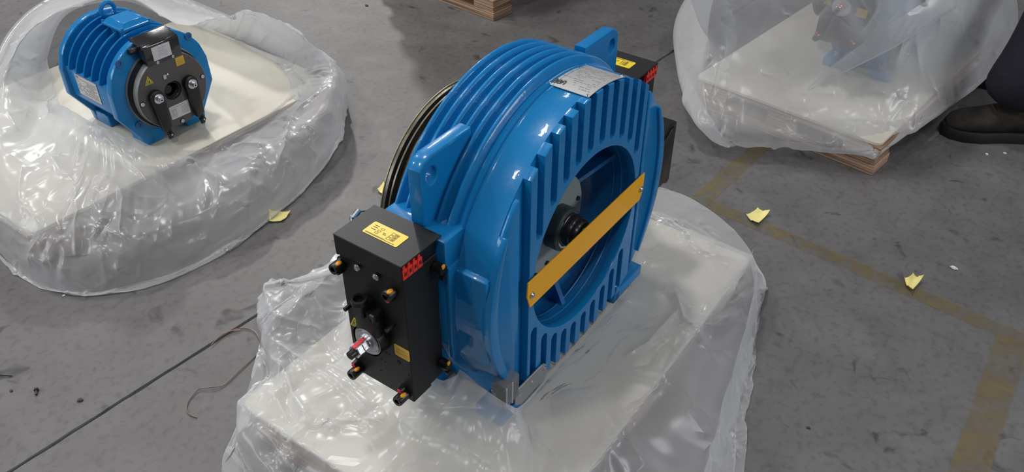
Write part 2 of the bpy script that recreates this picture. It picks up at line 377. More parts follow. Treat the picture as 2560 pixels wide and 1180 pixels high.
# ------------------------------------------------------------------ the large gearless motor
MO = (0, 0, .26)
def groove_contour(Rr=.2858):
    """outline of the ribbed front plate: grooves cut in from the rim above and below the opening"""
    hw = .0088; re = .184
    top = [-.1555, -.118, -.083, -.0475, -.012, .025, .060, .094, .127, .158]
    bot = [-.163, -.129, -.095, -.0615, -.028, .008, .042, .077, .110, .141]
    xr = .1815
    def zt(x): return math.sqrt(Rr*Rr-x*x)
    def zb(x):
        x = abs(x); T = [(0, -.246), (.06, -.244), (.10, -.238), (.13, -.229), (.17, -.214), (.20, -.198)]
        for (a, b), (c, d) in zip(T, T[1:]):
            if x <= c: return b+(d-b)*(x-a)/(c-a)
        return T[-1][1]
    P = []
    def arc(fn, a, b, n):
        for i in range(n+1):
            x = a+(b-a)*i/n; P.append((x, fn(x)))
    x0 = -xr
    for c in top:
        arc(zt, x0, c-hw, 5)
        zi = math.sqrt(max(re*re-c*c, .0045**2)) if abs(c) < re else .09
        for k in range(5):
            t = PI+PI*k/4; P.append((c+hw*math.cos(t), zi+hw*.9+hw*math.sin(t)))
        x0 = c+hw
    arc(zt, x0, xr, 4)
    x0 = xr
    for c in bot[::-1]:
        arc(zb, x0, c+hw, 3)
        zi = -math.sqrt(re*re-c*c)
        if c < -.15: zi = -.090
        for k in range(5):
            t = 0+PI*k/4; P.append((c+hw*math.cos(t), zi-hw*.9+hw*math.sin(t)))
        x0 = c-hw
    arc(zb, x0, -xr, 3)
    return P
def curve_plate(name, loops, y0, y1, bev, m, parent, off):
    cu = bpy.data.curves.new(name, 'CURVE'); cu.dimensions = '2D'; cu.fill_mode = 'BOTH'
    th = y1-y0; cu.extrude = th/2-bev; cu.bevel_depth = bev; cu.bevel_resolution = 1; cu.offset = -bev
    for lp in loops:
        s = cu.splines.new('POLY'); s.points.add(len(lp)-1); s.use_cyclic_u = True
        for i, p in enumerate(lp): s.points[i].co = (p[0], p[1], 0, 1)
    ob = bpy.data.objects.new(name, cu); me = bpy.data.meshes.new_from_object(ob)
    bpy.data.objects.remove(ob); bpy.data.curves.remove(cu)
    me.transform(Matrix(((1, 0, 0, off[0]), (0, 0, -1, off[1]+(y0+y1)/2), (0, 1, 0, off[2]), (0, 0, 0, 1))))
    me.materials.clear(); me.materials.append(m); me.polygons.foreach_set('use_smooth', [True]*len(me.polygons)); me.set_sharp_from_angle(angle=R_(35)); me.name = name
    o = bpy.data.objects.new(name, me); COL.objects.link(o); o.parent = parent
    return o
def circle(r, n=96, a0=0, a1=2*PI): return [(r*math.cos(a0+(a1-a0)*i/n), r*math.sin(a0+(a1-a0)*i/n)) for i in range(n)]
def tri_sign(b, M, s):
    """yellow warning triangle with dark border and bolt, in the local XY plane, pushed out along +Z"""
def sticker(name, m, parent, poly, M, off=MO, th=.0006):
    b = MB(); b.prism(poly, 2, 0, th); b.v = [tuple(M @ Vector(p)) for p in b.v]
    return b.build(name, m, parent, off, smooth=False)
def lines(parent, rects, M, m=PRINT, z=.0007, off=MO, name='lettering'):
    b = MB()
    for x0, x1, y0, y1 in rects: b.box(x0, x1, y0, y1, z-.0002, z+.0002)
    b.v = [tuple(M @ Vector(p)) for p in b.v]
    return b.build(name, m, parent, off, smooth=False)
def print_rows(x0, x1, y0, y1, n, seed=0, fill=.75, hh=.45):
    r = random.Random(seed); out = []
    for i in range(n):
        y = y1-(i+.5)*(y1-y0)/n; h = (y1-y0)/n*hh/2; x = x0
        while x < x1:
            w = r.uniform(.02, .09)*(x1-x0)
            if r.random() < fill: out.append((x, min(x+w, x1), y-h, y+h))
            x += w+.012*(x1-x0)
    return out
def frame3(o, ex, ey, ez=None):
    ex = Vector(ex).normalized(); ey = Vector(ey).normalized(); ez = ex.cross(ey)
    return Matrix(((ex.x, ey.x, ez.x, o[0]), (ex.y, ey.y, ez.y, o[1]), (ex.z, ey.z, ez.z, o[2]), (0, 0, 0, 1)))
def outline(poly, t):
    """thin frame rects of an axis-aligned box x0,x1,y0,y1"""
    x0, x1, y0, y1 = poly
    return [(x0, x1, y0, y0+t), (x0, x1, y1-t, y1), (x0, x0+t, y0, y1), (x1-t, x1, y0, y1)]

def build_motor(label, loc, rz=0):
    T = empty('gearless_motor', loc, rz, label, 'motor')
    # ---- casing: one cast drum with rings, open bowl in front
    prof = [(.170, .030), (.1745, .0150), (.2835, .0150), (.2855, .0155), (.2855, .066)]
    y = .070
    for r, dy in ((.2885, .003), (.286, .004), (.2905, .004), (.287, .003)):
        prof.append((r, y)); y += dy
    yr = [.0955, .116, .1365, .157, .1775, .198]
    prof += [(.2865, .086)]
    for q in yr:
        for k in range(7):
            t = -1+2*k/6; prof.append((.2885+.0125*math.sqrt(max(0, 1-t*t*.92)), q+t*.0062))
        prof.append((.2865, q+.0102))
    prof += [(.280, .2095), (.262, .212), (.10, .213)]
    b = MB(); b.lathe(prof, seg=144, zmin=-.252)
    # side pads, platforms, boss, legs (left and right)
    for s in (-1, 1):
        def X(a, c): return (min(s*a, s*c), max(s*a, s*c))
        x0, x1 = X(.20, .297); b.box(x0, x1, .074, .204, -.070, .146, .004, 2)
        x0, x1 = X(.20, .291); b.box(x0, x1, .10, .19, -.13, -.06, .004, 2)
        x0, x1 = X(.225, .2835); b.box(x0, x1, .0095, .080, -.087, .089, .006, 2)
        x0, x1 = X(.262, .2975); b.box(x0, x1, .068, .078, -.092, .1, .003, 2)
        x0, x1 = X(.12, .205); b.box(x0, x1, .035, .190, -.255, -.12, .006, 2)
    b.build('casing', BLUE, T, MO, ang=38)
    # bowl inside the opening
    b = MB(); b.lathe([(.171, .002), (.1705, .045), (.1695, .046), (.1695, .048), (.1705, .049), (.168, .085), (.155, .108), (.135, .118), (.09, .122), (.0, .122)], seg=96)
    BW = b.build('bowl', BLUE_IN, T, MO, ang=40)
    for a in (28, 152, -92):
        c, s = math.cos(R_(a)), math.sin(R_(a)); V = []; n = (-s, c); w = .0058
        for r, y0 in ((.1705, .036), (.092, .074)):
            for yy in (y0, .121):
                for k in (-1, 1): V.append((r*c+k*w*n[0], yy, r*s+k*w*n[1]))
        F = [(0, 1, 5, 4), (2, 6, 7, 3), (0, 4, 6, 2), (1, 3, 7, 5), (0, 2, 3, 1), (4, 5, 7, 6)]
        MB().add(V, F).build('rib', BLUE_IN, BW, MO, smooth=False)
    # ribbed front plate
    curve_plate('front_plate', [groove_contour(), circle(.170)], 0.0, .0165, .0014, BLUE, T, MO)
    # crescents outside the outer grooves
    for s in (-1, 1):
        A = R_(33); a0 = math.atan2(.150, .2385); a1 = math.atan2(-.176, .222)
        P = []
        for i in range(25):
            a = a0+(a1-a0)*i/24; P.append((s*.2862*math.cos(a), .2862*math.sin(a)))
        for i in range(25):
            u = i/24; a = a1+(a0-a1)*u; ww = .006+.016*math.sin(PI*u)**.7; r = .2862-ww-(.012 if 0 else 0)
            P.append((s*r*math.cos(a), r*math.sin(a)))
        MB().prism(P, 1, .0005, .0175, .0022, seg=2).build('crescent_flange', BLUE, T, MO, ang=50)
        # flat field beside the outer groove
        P = [(s*.2015, .198), (s*.2015, -.197)]
        for i in range(20):
            a = -R_(44.5)+R_(88)*i/19; P.append((s*.2845*math.cos(a), .2845*math.sin(a)))
        MB().prism(P, 1, .0060, .0165, .0015).build('side_field', BLUE, T, MO, ang=50)
    # guard bar across the opening
    zc = .004; hb = .0285
    b = MB(); b.prism([(-.193, zc+.0005), (-.184, zc-hb), (.196, zc-hb*.55), (.186, zc-hb), (.190, zc-hb), (.1975, zc-.012), (.1975, zc+hb), (-.1905, zc+hb)][:2]+[(.187, zc-hb), (.1965, zc-.014), (.1975, zc+hb), (-.191, zc+hb)], 1, -.0045, -.0015, .0006)
    b.v = [(x, y_, z) for x, y_, z in b.v]
    G = b.build('guard_bar', ORG, T, MO)
    for x in (-.1805, .1855):
        q = MB(); q.cyl((x, -.0045, zc-.002), (x, -.0065, zc-.002), .0062, .0062, 18); q.cyl((x, -.0065, zc-.002), (x, -.0095, zc-.002), .0045, .0035, 14); q.build('screw', STEEL, G, MO)
    # shaft and disc
    b = MB(); b.lathe([(0, .066), (.060, .066), (.094, .070), (.095, .074), (.095, .090)], seg=64)
    for a in (70, 10, -50, -110, 190, 130):
        pass
    D = b.build('hub_disc', DISCG, T, MO)
    for a in (72, 12, -48, -108, -168, 132):
        q = MB(); q.cyl((.076*math.cos(R_(a)), .0675, .076*math.sin(R_(a))), (.076*math.cos(R_(a)), .064, .076*math.sin(R_(a))), .0045, .0045, 10); q.build('bolt_head', SHAFT, D, MO)
    b = MB(); b.lathe([(.0, .040), (.036, .040), (.0405, .042), (.0415, .046), (.0415, .072)], seg=48); b.build('collar', TEAL, T, MO)
    b = MB(); b.lathe([(0, .0135), (.006, .0135), (.0065, .010), (.019, .0085), (.0235, .0095), (.0255, .012), (.0265, .020), (.0265, .0215), (.0285, .0215), (.0300, .024), (.0300, .036), (.0312, .037), (.0312, .046)], seg=48, c=(0, 0, .003)); SH = b.build('shaft', SHAFT, T, MO)
    MB().box(-.004, .004, .0078, .010, -.004, .018, .0015).build('key_slot', mat('worn_grey_slot', (.35, .33, .32), .4, metal=.6), SH, MO)
    b = MB(); b.lathe([(.0305, .0385), (.0338, .0385), (.0338, .041), (.0305, .041)], seg=40); b.build('retaining_ring', STEEL, SH, MO)
    # sheave behind
    b = MB()
    pr = [(.10, .213), (.150, .216), (.196, .222), (.1985, .224), (.1985, .231), (.190, .2325), (.190, .238), (.1995, .2395), (.1995, .2435), (.190, .246), (.190, .252), (.200, .2535), (.200, .2575), (.190, .260), (.190, .266), (.2005, .268), (.2015, .272), (.192, .275), (.192, .281), (.202, .283), (.202, .286), (.196, .288), (.196, .291), (.2035, .2925), (.2035, .299)]
    y = .296
    b.lathe(pr, seg=128); S_ = b.build('sheave', SHEAVE, T, MO, ang=25)
    MB().lathe([(.2035, y+.003), (.2052, y+.0035), (.2052, y+.0048), (.10, y+.009), (0, y+.009)], seg=128).build('rim', BRASS, S_, MO, ang=25)
    # lifting lugs
    for s in (-1, 1):
        P = [(.165, .262), (.262, .262), (.278, .256), (.287, .245), (.287, .150), (.275, .140), (.19, .14), (.16, .19)]
        lug = []
        b = bmesh.new()
        hc = (.262, .228); hr = .0115; nH = 20
        # plate with hole via bridged loops
        cu = [(s*x, z) for x, z in P]; hl = [(s*hc[0]+hr*math.cos(2*PI*i/nH), hc[1]+1.18*hr*math.sin(2*PI*i/nH)) for i in range(nH)]
        b.free()
        curve_plate('lifting_lug', [cu, hl], .1215, .1465, .004, BLUE, T, MO)
    # feet with bolts
    for s in (-1, 1):
        for y0, y1 in ((.002, .060), (.150, .205)):
            b = MB(); x0, x1 = sorted((s*.140, s*.254)); b.box(x0, x1, y0, y1, -.2595, -.234, .004, 2)
            if y0 < .1: b.prism([(s*.137, -.2595), (s*.160, -.2595), (s*.160, -.215), (s*.145, -.222)], 1, y0, y1, .002)
            Fo = b.build('foot', BLUE, T, MO, ang=40)
            q = MB(); cx = s*.215; cy = (y0+y1)/2+.012 if y0 < .1 else (y0+y1)/2
            q.lathe([(0, -.2325), (.013, -.2325), (.013, -.2345)], ax=2, c=(cx, cy, 0), seg=20); q.lathe([(0, -.224), (.0075, -.224), (.0088, -.2255), (.0088, -.2325)], ax=2, c=(cx, cy, 0), seg=6)
            q.build('bolt', STEEL, Fo, MO, ang=20)
    # name plate bent over the drum
    r0 = .2872
    def bend(th0, th1, y0, y1, r, n=14, t=.0009):
        V = []; F = []
        for i in range(n+1):
            a = R_(th0+(th1-th0)*i/n)
            for rr in (r, r+t):
                for yy in (y0, y1): V.append((rr*math.sin(a), yy, rr*math.cos(a)))
        for i in range(n):
            k = 4*i; F += [(k, k+4, k+5, k+1), (k+2, k+3, k+7, k+6), (k, k+2, k+6, k+4), (k+1, k+5, k+7, k+3)]
        return V+[], F+[(0, 1, 3, 2), (4*n, 4*n+2, 4*n+3, 4*n+1)]
    b = MB(); b.add(*bend(-4.6, 18.8, .004, .0815, r0)); NP = b.build('nameplate', PLATE, T, MO, smooth=False)
    rr = random.Random(5); b = MB()
    for i in range(15):                                    # rows of small print, read from the left brake side
        th = -2.2+i*1.27; y = .074 if i > 3 else .060
        while y > .012:
            w = rr.uniform(.002, .010)
            if rr.random() < .74 and not (i < 4 and y > .052): b.add(*bend(th, th+.42, max(y-w, .010), y, r0+.0009, 1, .0002))
            y -= w+.0022
    b.build('lettering', PRINTL, NP, MO, smooth=False)
    b = MB()                                               # the three joined letters of the maker's mark and the CE sign
    def seg(pts, wd=.0012):
        for (ya, ta), (yb, tb) in zip(pts, pts[1:]):
            A = Vector((r0+.0013, ta, 0)); pa = Vector(((r0+.0012)*math.sin(R_(ta)), ya, (r0+.0012)*math.cos(R_(ta)))); pb = Vector(((r0+.0012)*math.sin(R_(tb)), yb, (r0+.0012)*math.cos(R_(tb))))
            b.cyl(pa, pb, wd*.72, wd*.72, 5)
    for k, c in enumerate((.0735, .0665, .0595)):
        t0 = -2.6+.15*k
        if k < 2: seg([(c+.0026, t0), (c+.0026, t0+1.5), (c-.0008, t0+2.1), (c-.0026, t0+1.5), (c-.0026, t0), (c, t0-.5), (c+.0026, t0)])
        if k < 2: seg([(c+.0026, t0), (c-.0026, t0+1.6)], .0009)
        else: seg([(c+.0026, t0-.4), (c+.0026, t0+1.5), (c-.001, t0+2.1), (c-.0028, t0+1.4), (c-.0028, t0-.4)]); seg([(c+.0026, t0+.7), (c-.0028, t0+.7)], .0009)
    for y0_, t_ in ((.0775, 13.2), (.0725, 13.2)):
        seg([(y0_-.0015, t_+.9), (y0_+.0005, t_+.9), (y0_+.0015, t_+.3), (y0_+.0015, t_-.3), (y0_+.0005, t_-.9), (y0_-.0015, t_-.9)], .0005)
    b.build('makers_mark', PRINT, NP, MO, kind='stuff')
    for th, y in ((-4.0, .078), (-3.9, .008), (18.2, .009), (17.9, .078)):
        a = R_(th); c = Vector(((r0+.001)*math.sin(a), y, (r0+.001)*math.cos(a))); d = Vector((math.sin(a), 0, math.cos(a)))
        q = MB(); q.cyl(c, c+d*.0016, .0030, .0022, 12); q.build('rivet', STEEL, NP, MO)
    # clear switch box and steel bracket at the lower left
    b = MB(); b.box(-.264, -.221, -.012, .018, -.196, -.140, .004, 2); SB = b.build('clear_box', CLEAR, T, MO)
    MB().box(-.258, -.228, -.006, .012, -.188, -.158, .002).build('switch_block', BLACKP, SB, MO)
    MB().box(-.239, -.221, -.0085, -.004, -.193, -.158, .002).build('socket', BLACKP, SB, MO)
    q = MB(); q.box(-.262, -.259, -.0135, -.011, -.194, -.143, .0008); q.box(-.246, -.242, -.0135, -.011, -.194, -.143, .0008); q.build('moulded_edge', mat('pale_plastic_edge', (.4, .41, .43), .3), SB, MO)
    P = [(-.2225, -.226), (-.2225, -.200), (-.217, -.192), (-.140, -.196), (-.131, -.200), (-.125, -.208), (-.124, -.226), (-.130, -.240), (-.205, -.240)]
    BK = MB().prism(P, 1, -.0045, -.0015, .0005).build('steel_bracket', GALV, T, MO, smooth=False)
    for x, z in ((-.132, -.2105), (-.171, -.213), (-.2135, -.2065)):
        MB().cyl((x, -.0045, z), (x, -.0075, z), .0042, .0036, 12).build('screw', STEEL, BK, MO)
    # ---- brake on the left side
    def brake():
        b = MB(); b.box(-.381, -.337, .083, .209, -.129, .128, .0015)
        b.box(-.337, -.3025, .086, .205, -.128, .126, .0012)
        K = b.build('brake', BLACK, T, MO)
        b = MB()   # bent cover: top sheet, outer flap with cut ends
        b.box(-.3845, -.295, .0800, .2115, .1555, .158, .0006)
        b.prism([(.0815, .1575), (.0815, .131), (.086, .127), (.204, .122), (.2105, .127), (.2105, .1575)], 0, -.3848, -.3822, .0006)
        b.box(-.3845, -.300, .2065, .2105, .120, .157, .0006)
        CV = b.build('cover', BLACK, K, MO)
        q = MB(); q.box(-.380, -.300, .090, .206, .126, .1555); q.build('terminal_block', BLACKP, K, MO)
        # cover label
        M = frame3((-.3555, .180, .1581), (0, -1, 0), (1, 0, 0)); M = Matrix(((0, 1, 0, -.356), (-1, 0, 0, .1805), (0, 0, 1, .1581), (0, 0, 0, 1)))
        lb = sticker('warning_label', YEL, K, rrect(0, .066, 0, .0295, .003), M)
        rc = [(.004, .060, .0022, .0030)]+[(.004, .040, .0038, .0043)]
        for x0, yy in ((.006, .022), (.006, .018), (.006, .013)): rc.append((x0, x0+.009, yy, yy+.0011))
        rc += outline((.017, .023, .0075, .011), .0004)+outline((.018, .024, .013, .0165), .0004)+outline((.020, .026, .019, .0225), .0004)
        rc += [(.029, .034, .014, .0152), (.030, .036, .0115, .0124)]
        for k in range(3): rc += outline((.040+k*.0005, .046+k*.0005, .0065+k*.006, .0115+k*.006), .0004)+outline((.048, .054, .0065+k*.006, .0115+k*.006), .0004)+[(.0495, .0525, .008+k*.006, .010+k*.006)]
        lines(K, rc, M, PRINT)
        # red connectors
        for k in range(4):
            x0 = -.3815+k*.0108
            q = MB(); q.box(x0, x0+.0098, .0805, .092, .130, .1475, .0006); q.box(x0+.001, x0+.0062, .0808, .092, .1475, .1545, .0005)
            C = q.build('red_connector', REDC, K, MO, smooth=False)
            q = MB(); q.box(x0+.0030, x0+.0072, .0800, .0812, .1365, .1425); q.build('socket_hole', mat('dark_red_socket', (.10, .004, .004), .6), C and K, MO)
        # screws on the flap
        for y in (.169, .132):
            q = MB(); q.sphere((-.3852, y, .1145), .0062, (.55, 1, 1)); q.build('dome_screw', STEEL, K, MO)
        # corner sleeves with paint marks
        for y, z, oz, pz, L_ in ((.2035, .104, 1, -1, .020), (.1035, .1005, 1, -1, .016), (.1985, -.119, -1, 1, .022), (.0990, -.1165, 1, 2, .022)):
            q = MB(); q.lathe([(.0045, -.3905-L_*.55), (.0050, -.382-L_), (.0082, -.382-L_), (.0092, -.380-L_), (.0092, -.381), (.0120, -.3805)], ax=0, c=(0, y, z), seg=20)
            q.lathe([(0, -.383-L_*.6), (.0048, -.383-L_*.6)], ax=0, c=(0, y, z), seg=20)
            kb = q.build('sleeve', BLACKP, K, MO)
            q = MB(); q.sphere((-.392, y-.004, z+.0082), .0052, (1.2, .8, .55), 8); q.build('orange_paint_mark', ORP, K, MO)
            dz = -.013 if pz < 0 else .013
            q = MB(); q.cyl((-.380, y+.003, z+dz), (-.392, y+.003, z+dz), .0062, .0052, 12); q.build('small_plug', BLACKP, K, MO)
            q = MB(); q.sphere((-.3925, y+.003, z+dz), .0044, (.4, 1, 1), 8); q.build('pink_paint_mark', PINK, K, MO)
        for z, y in ((.106, .078), (-.098, .078)):
            q = MB(); q.cyl((-.309, y+.006, z), (-.309, y-.010, z), .0095, .0085, 16); q.cyl((-.309, y-.004, z-.014), (-.309, y-.012, z-.014), .005, .005, 10); q.build('sleeve', BLACKP, K, MO)
            q = MB(); q.sphere((-.3085, y-.009, z+.006), .0046, (1, .5, 1), 8); q.build('orange_paint_mark', ORP, K, MO)
        # release lever mount: long boss, bracket, ring
        P = [(.150+.024*math.sin(t), -.012-.027*math.cos(t)) for t in [R_(-70+i*14) for i in range(11)]]+[(.170, .030), (.166, .044), (.150, .050), (.134, .044), (.127, .028)]
        q = MB(); q.prism(P, 0, -.402, -.380, .003, seg=2); q.lathe([(.0285, -.402), (.0285, -.398), (.030, -.381)], ax=0, c=(0, .1505, -.013), seg=32); BS = q.build('lever_boss', BLACKG if 0 else BLACKP, K, MO)
        q = MB(); q.box(-.408, -.380, .146, .168, .038, .062, .002); q.box(-.402, -.380, .128, .140, .034, .050, .002)
        q.lathe([(.0085, -.004), (.0125, -.004), (.0125, .004), (.0085, .004), (.0085, -.004)], ax=2, c=(-.400, .158, .066), seg=20); q.build('lever_bracket', BLACKP, K, MO)
        for y, z in ((.194, .027), (.109, .030), (.199, .040)):
            if z > .035: continue
            q = MB(); q.cyl((-.380, y, z), (-.399, y, z), .0036, .0036, 10); q.build('peg', BLACKP, K, MO)
        # washers, nuts, stud
        cy, cz = .1505, -.0135
        q = MB(); q.lathe([(0, -.4045), (.0215, -.4045), (.0222, -.4025), (.0242, -.4022), (.0246, -.4005), (.0262, -.4003), (.0262, -.398)], ax=0, c=(0, cy, cz), seg=36)
        q.lathe([(0, -.408), (.0150, -.408), (.0150, -.404)], ax=0, c=(0, cy, cz), seg=28); WS = q.build('washer', STEEL, K, MO, ang=20)
        q = MB(); q.lathe([(.003, -.4185), (.0105, -.4185), (.0118, -.417), (.0118, -.408)], ax=0, c=(0, cy, cz), seg=6); q.lathe([(.003, -.4300), (.0105, -.4300), (.0120, -.4285), (.0120, -.4195), (.0105, -.4190), (.0, -.4190)], ax=0, c=(0, cy, cz), seg=6); q.build('hex_nut', STEEL, K, MO, ang=15)
        q = MB(); q.cyl((-.425, cy, cz), (-.440, cy, cz), .0072, .0068, 16); q.build('threaded_stud', BLACKP, K, MO)
        q = MB(); q.box(-.4310, -.4085, cy-.003, cy+.0035, cz+.0098, cz+.0112); q.build('red_paint_mark', REDM, K, MO)
        # stickers and holes on the outer face
        M = Matrix(((0, 0, -1, -.3812), (-1, 0, 0, .1135), (0, 1, 0, -.036), (0, 0, 0, 1)))
        sticker('ochre_label', YELD, K, rrect(0, .030, 0, .024, .003), M)
        lines(K, [(.006, .022, .0165, .0174), (.003, .026, .010, .0106), (.003, .026, .007, .0076), (.003, .024, .0145, .015)], M, mat('brown_print', (.35, .2, .03), .5))
        M = Matrix(((0, 0, -1, -.3812), (-1, 0, 0, .2065), (0, 1, 0, -.024), (0, 0, 0, 1)))
        tr = [(.002, .0), (.0215, .0), (.0225, .0012), (.0130, .0210), (.0112, .0210), (.0010, .0012)]
        sticker('warning_triangle', mat('yellow_triangle', (.62, .55, .03), .5), K, tr, M)
        bb = MB()
        def st(a, c, w=.0009):
            a = Vector((*a, .0009)); c = Vector((*c, .0009)); d = (c-a).normalized(); n = Vector((-d.y, d.x, 0))*w/2
            bb.add([a-n, a+n, c+n, c-n], [(0, 1, 2, 3)])
        for a_, c_ in (((.0045, .002), (.0195, .002)), ((.0195, .002), (.0120, .0175)), ((.0120, .0175), (.0045, .002)), ((.008, .004), (.016, .004)), ((.008, .004), (.010, .011)), ((.010, .011), (.013, .007)), ((.013, .007), (.016, .004)), ((.009, .0055), (.012, .0105))): st(a_, c_)
        bb.v = [tuple(M @ Vector(p)) for p in bb.v]; bb.build('lettering', PRINT, K, MO, smooth=False)
        for y, z in ((.133, -.045), (.127, -.046), (.146, -.068), (.139, -.070), (.1955, -.045), (.1945, -.075), (.089, -.068), (.150, -.096), (.108, -.052)):
            q = MB(); hr_ = .004 if z == -.052 else .0013; q.cyl((-.3805, y, z), (-.3815, y, z), hr_, hr_, 10); q.build('drilled_hole', HOLE, K, MO)
        return K
    K = brake(); K2 = mirror_tree(K, T)
    # lower junction box on the right side
    b = MB(); b.prism([(.304, .052), (.372, .052), (.381, .046), (.381, -.092), (.372, -.099), (.352, -.090), (.345, -.092), (.304, -.085)], 1, .022, .078, .002, seg=2)
    b.prism([(.306, .034), (.330, .034), (.350, .043), (.366, .043), (.368, .030), (.350, .030), (.330, .020), (.306, .020)], 1, .017, .024, .001); b.build('junction_box', BLACKP, T, MO)
    # thin fittings peeping behind the cover
    q = MB(); q.tube([(-.345, .212, .150), (-.335, .222, .156), (-.320, .226, .152), (-.305, .22, .148)], .0022, 8); q.cyl((-.338, .218, .152), (-.318, .224, .153), .005, .005, 10); q.build('bracket_pin', STEEL, T, MO)
    return T
MOTOR = build_motor('large blue motor with ribbed round front and orange bar, unwrapped in the middle', (0, 0, .10))
# ------------------------------------------------------------------ the smaller motor on the left pallet
def build_small_motor():
    K = .857
    T = empty('geared_motor', (.0451, 1.2401, .100), -.03934, 'smaller blue finned motor with a grey round brake disc, at the left', 'motor')
    T.name = 'electric_motor'
    def sc(b): b.v = [(x*K, y*K, z*K+.1384) for x, y, z in b.v]; return b
    def bd(b, *a, **k): return sc(b).build(*a, **k)
    def oct_(r, flat=.150, foot=-.160, cut=.045):
        """outline of the casing: round above, vertical flanks, sloping to the feet"""
        P = []
        for i in range(25):
            a = R_(28+124*i/24); P.append((r*math.cos(a), r*math.sin(a)))
        P += [(-flat-.012, .035), (-flat-.014, -.045), (-.112, -.128), (-.108, foot), (-cut, foot), (-cut+.012, -.134), (cut-.012, -.134), (cut, foot), (.108, foot), (.112, -.128), (flat+.014, -.045), (flat+.012, .035)]
        return P
    b = MB(); b.prism(oct_(.168), 1, .045, .072, .004, seg=2)
    FL = bd(b, 'front_flange', BLUE, T, ang=40)
    for x, z in ((-.115, .118), (.115, .118), (-.110, -.082), (.110, -.082)):
        q = MB(); q.lathe([(0, .0435), (.006, .0435), (.006, .0415), (.0115, .0415), (.0115, .046)], c=(x, 0, z), seg=20); bd(q, 'bolt', BLUE_IN, FL)
    b = MB(); b.prism(oct_(.168), 1, .300, .325, .004, seg=2); b.lathe([(.118, .325), (.112, .345), (0, .35)], seg=48)
    bd(b, 'rear_flange', BLUE, T, ang=40)
    b = MB(); b.lathe([(.137, .070), (.137, .302)], seg=64, c=(0, 0, 0), zmin=-.130)
    for s in (-1, 1):
        x0, x1 = sorted((s*.110, s*.152)); b.box(x0, x1, .070, .302, -.048, .046, .004, 2)
        b.prism([(s*.152, -.046), (s*.110, -.10), (s*.10, -.10), (s*.10, -.046)], 1, .070, .302, 0)
        x0, x1 = sorted((s*.045, s*.108)); b.box(x0, x1, .23, .302, -.160, -.12, .003); b.box(x0, x1, .070, .11, -.160, -.12, .003)
    bd(b, 'casing', BLUE, T, ang=40)
    for k in range(5):
        y = .108+k*.040; P = [(.166*math.cos(R_(16+148*i/40)), .166*math.sin(R_(16+148*i/40))) for i in range(41)]
        P += [(.128*math.cos(R_(164-148*i/40)), .128*math.sin(R_(164-148*i/40))) for i in range(41)]
        q = MB(); q.prism(P, 1, y-.0032, y+.0032, .0018); bd(q, 'cooling_fin', BLUE, T, ang=40)
    q = MB(); q.box(-.1540, -.1525, .138, .252, -.028, .038, .0006); NP = bd(q, 'nameplate', PLATE, T, smooth=False)
    rr = random.Random(3); q = MB()
    for i in range(10):
        z = .026-i*.0052; y = .146
        while y < .244:
            w = rr.uniform(.003, .012)
            if rr.random() < .7: q.box(-.1545, -.1539, y, min(y+w, .247), z, z+.0017)
            y += w+.003
    for y in (.246, .238): q.box(-.1546, -.1539, y-.005, y, .028, .035)
    bd(q, 'lettering', PRINTL, NP, smooth=False)
    # terminal box with a bevelled lid and the lifting eye
    b = MB(); b.box(-.040, .040, .113, .203, .128, .170, .006, 2); TB = bd(b, 'terminal_box', BLUE, T, ang=40)
    b = MB(); b.prism(rrect(-.050, .050, .103, .213, .010), 2, .168, .176, .002, seg=2)
    q = bmesh.new(); lo = [(-.045, .108), (.045, .108), (.045, .208), (-.045, .208)]; hi = [(-.031, .122), (.031, .122), (.031, .194), (-.031, .194)]
    A = [q.verts.new((x, y, .176)) for x, y in lo]; B_ = [q.verts.new((x, y, .188)) for x, y in hi]; q.faces.new(B_)
    for i in range(4): q.faces.new((A[i], A[(i+1) % 4], B_[(i+1) % 4], B_[i]))
    bmesh.ops.bevel(q, geom=q.edges[:], offset=.0015, segments=2, affect='EDGES'); b.bm(q); LD = bd(b, 'lid', BLUE, TB, ang=35)
    for x, y in ((-.044, .109), (.044, .109), (.044, .207), (-.044, .207)):
        q = MB(); q.cyl((x, y, .175), (x, y, .180), .0042, .0038, 12); bd(q, 'lid_screw', BLUE, TB)
    q = MB(); q.tube([(-.0+.021*math.cos(t), .247, .186+.021*math.sin(t)) for t in [2*PI*i/28 for i in range(28)]], .0068, 10, closed=True); q.cyl((0, .247, .150), (0, .247, .168), .012, .010, 16)
    bd(q, 'lifting_eye', BLUE, T)
    # brake: silver ring, black ring, pale side, grey face with hole
    b = MB(); b.lathe([(.10, .0455), (.124, .0455), (.1245, .0385), (.10, .0385)], seg=72); bd(b, 'silver_ring', BRGS, T)
    b = MB(); b.lathe([(.10, .0390), (.1205, .0390), (.1205, .0225), (.10, .0225)], seg=72); bd(b, 'rubber_ring', BLACKP, T)
    b = MB(); b.lathe([(.113, .0002), (.114, .0012), (.1145, .0225), (.10, .0226)], seg=72); bd(b, 'disc_side', BRGS, T)
    b = MB(); b.lathe([(.0290, .040), (.0290, .001), (.0300, 0), (.1125, 0), (.1140, .0014)], seg=72); DF = bd(b, 'brake_disc', BRG, T, ang=30)
    b = MB(); b.lathe([(0, .036), (.0285, .036)], seg=32); b.lathe([(0, .018), (.013, .018), (.0145, .020), (.0145, .036)], c=(-.006, 0, 0), seg=24); bd(b, 'hub', BLACKP, DF)
    b = MB(); b.tube([(.0255*math.cos(2*PI*i/30), .008, .0255*math.sin(2*PI*i/30)) for i in range(30)], .0028, 8, closed=True); bd(b, 'bore_ring', BLACKP, DF)
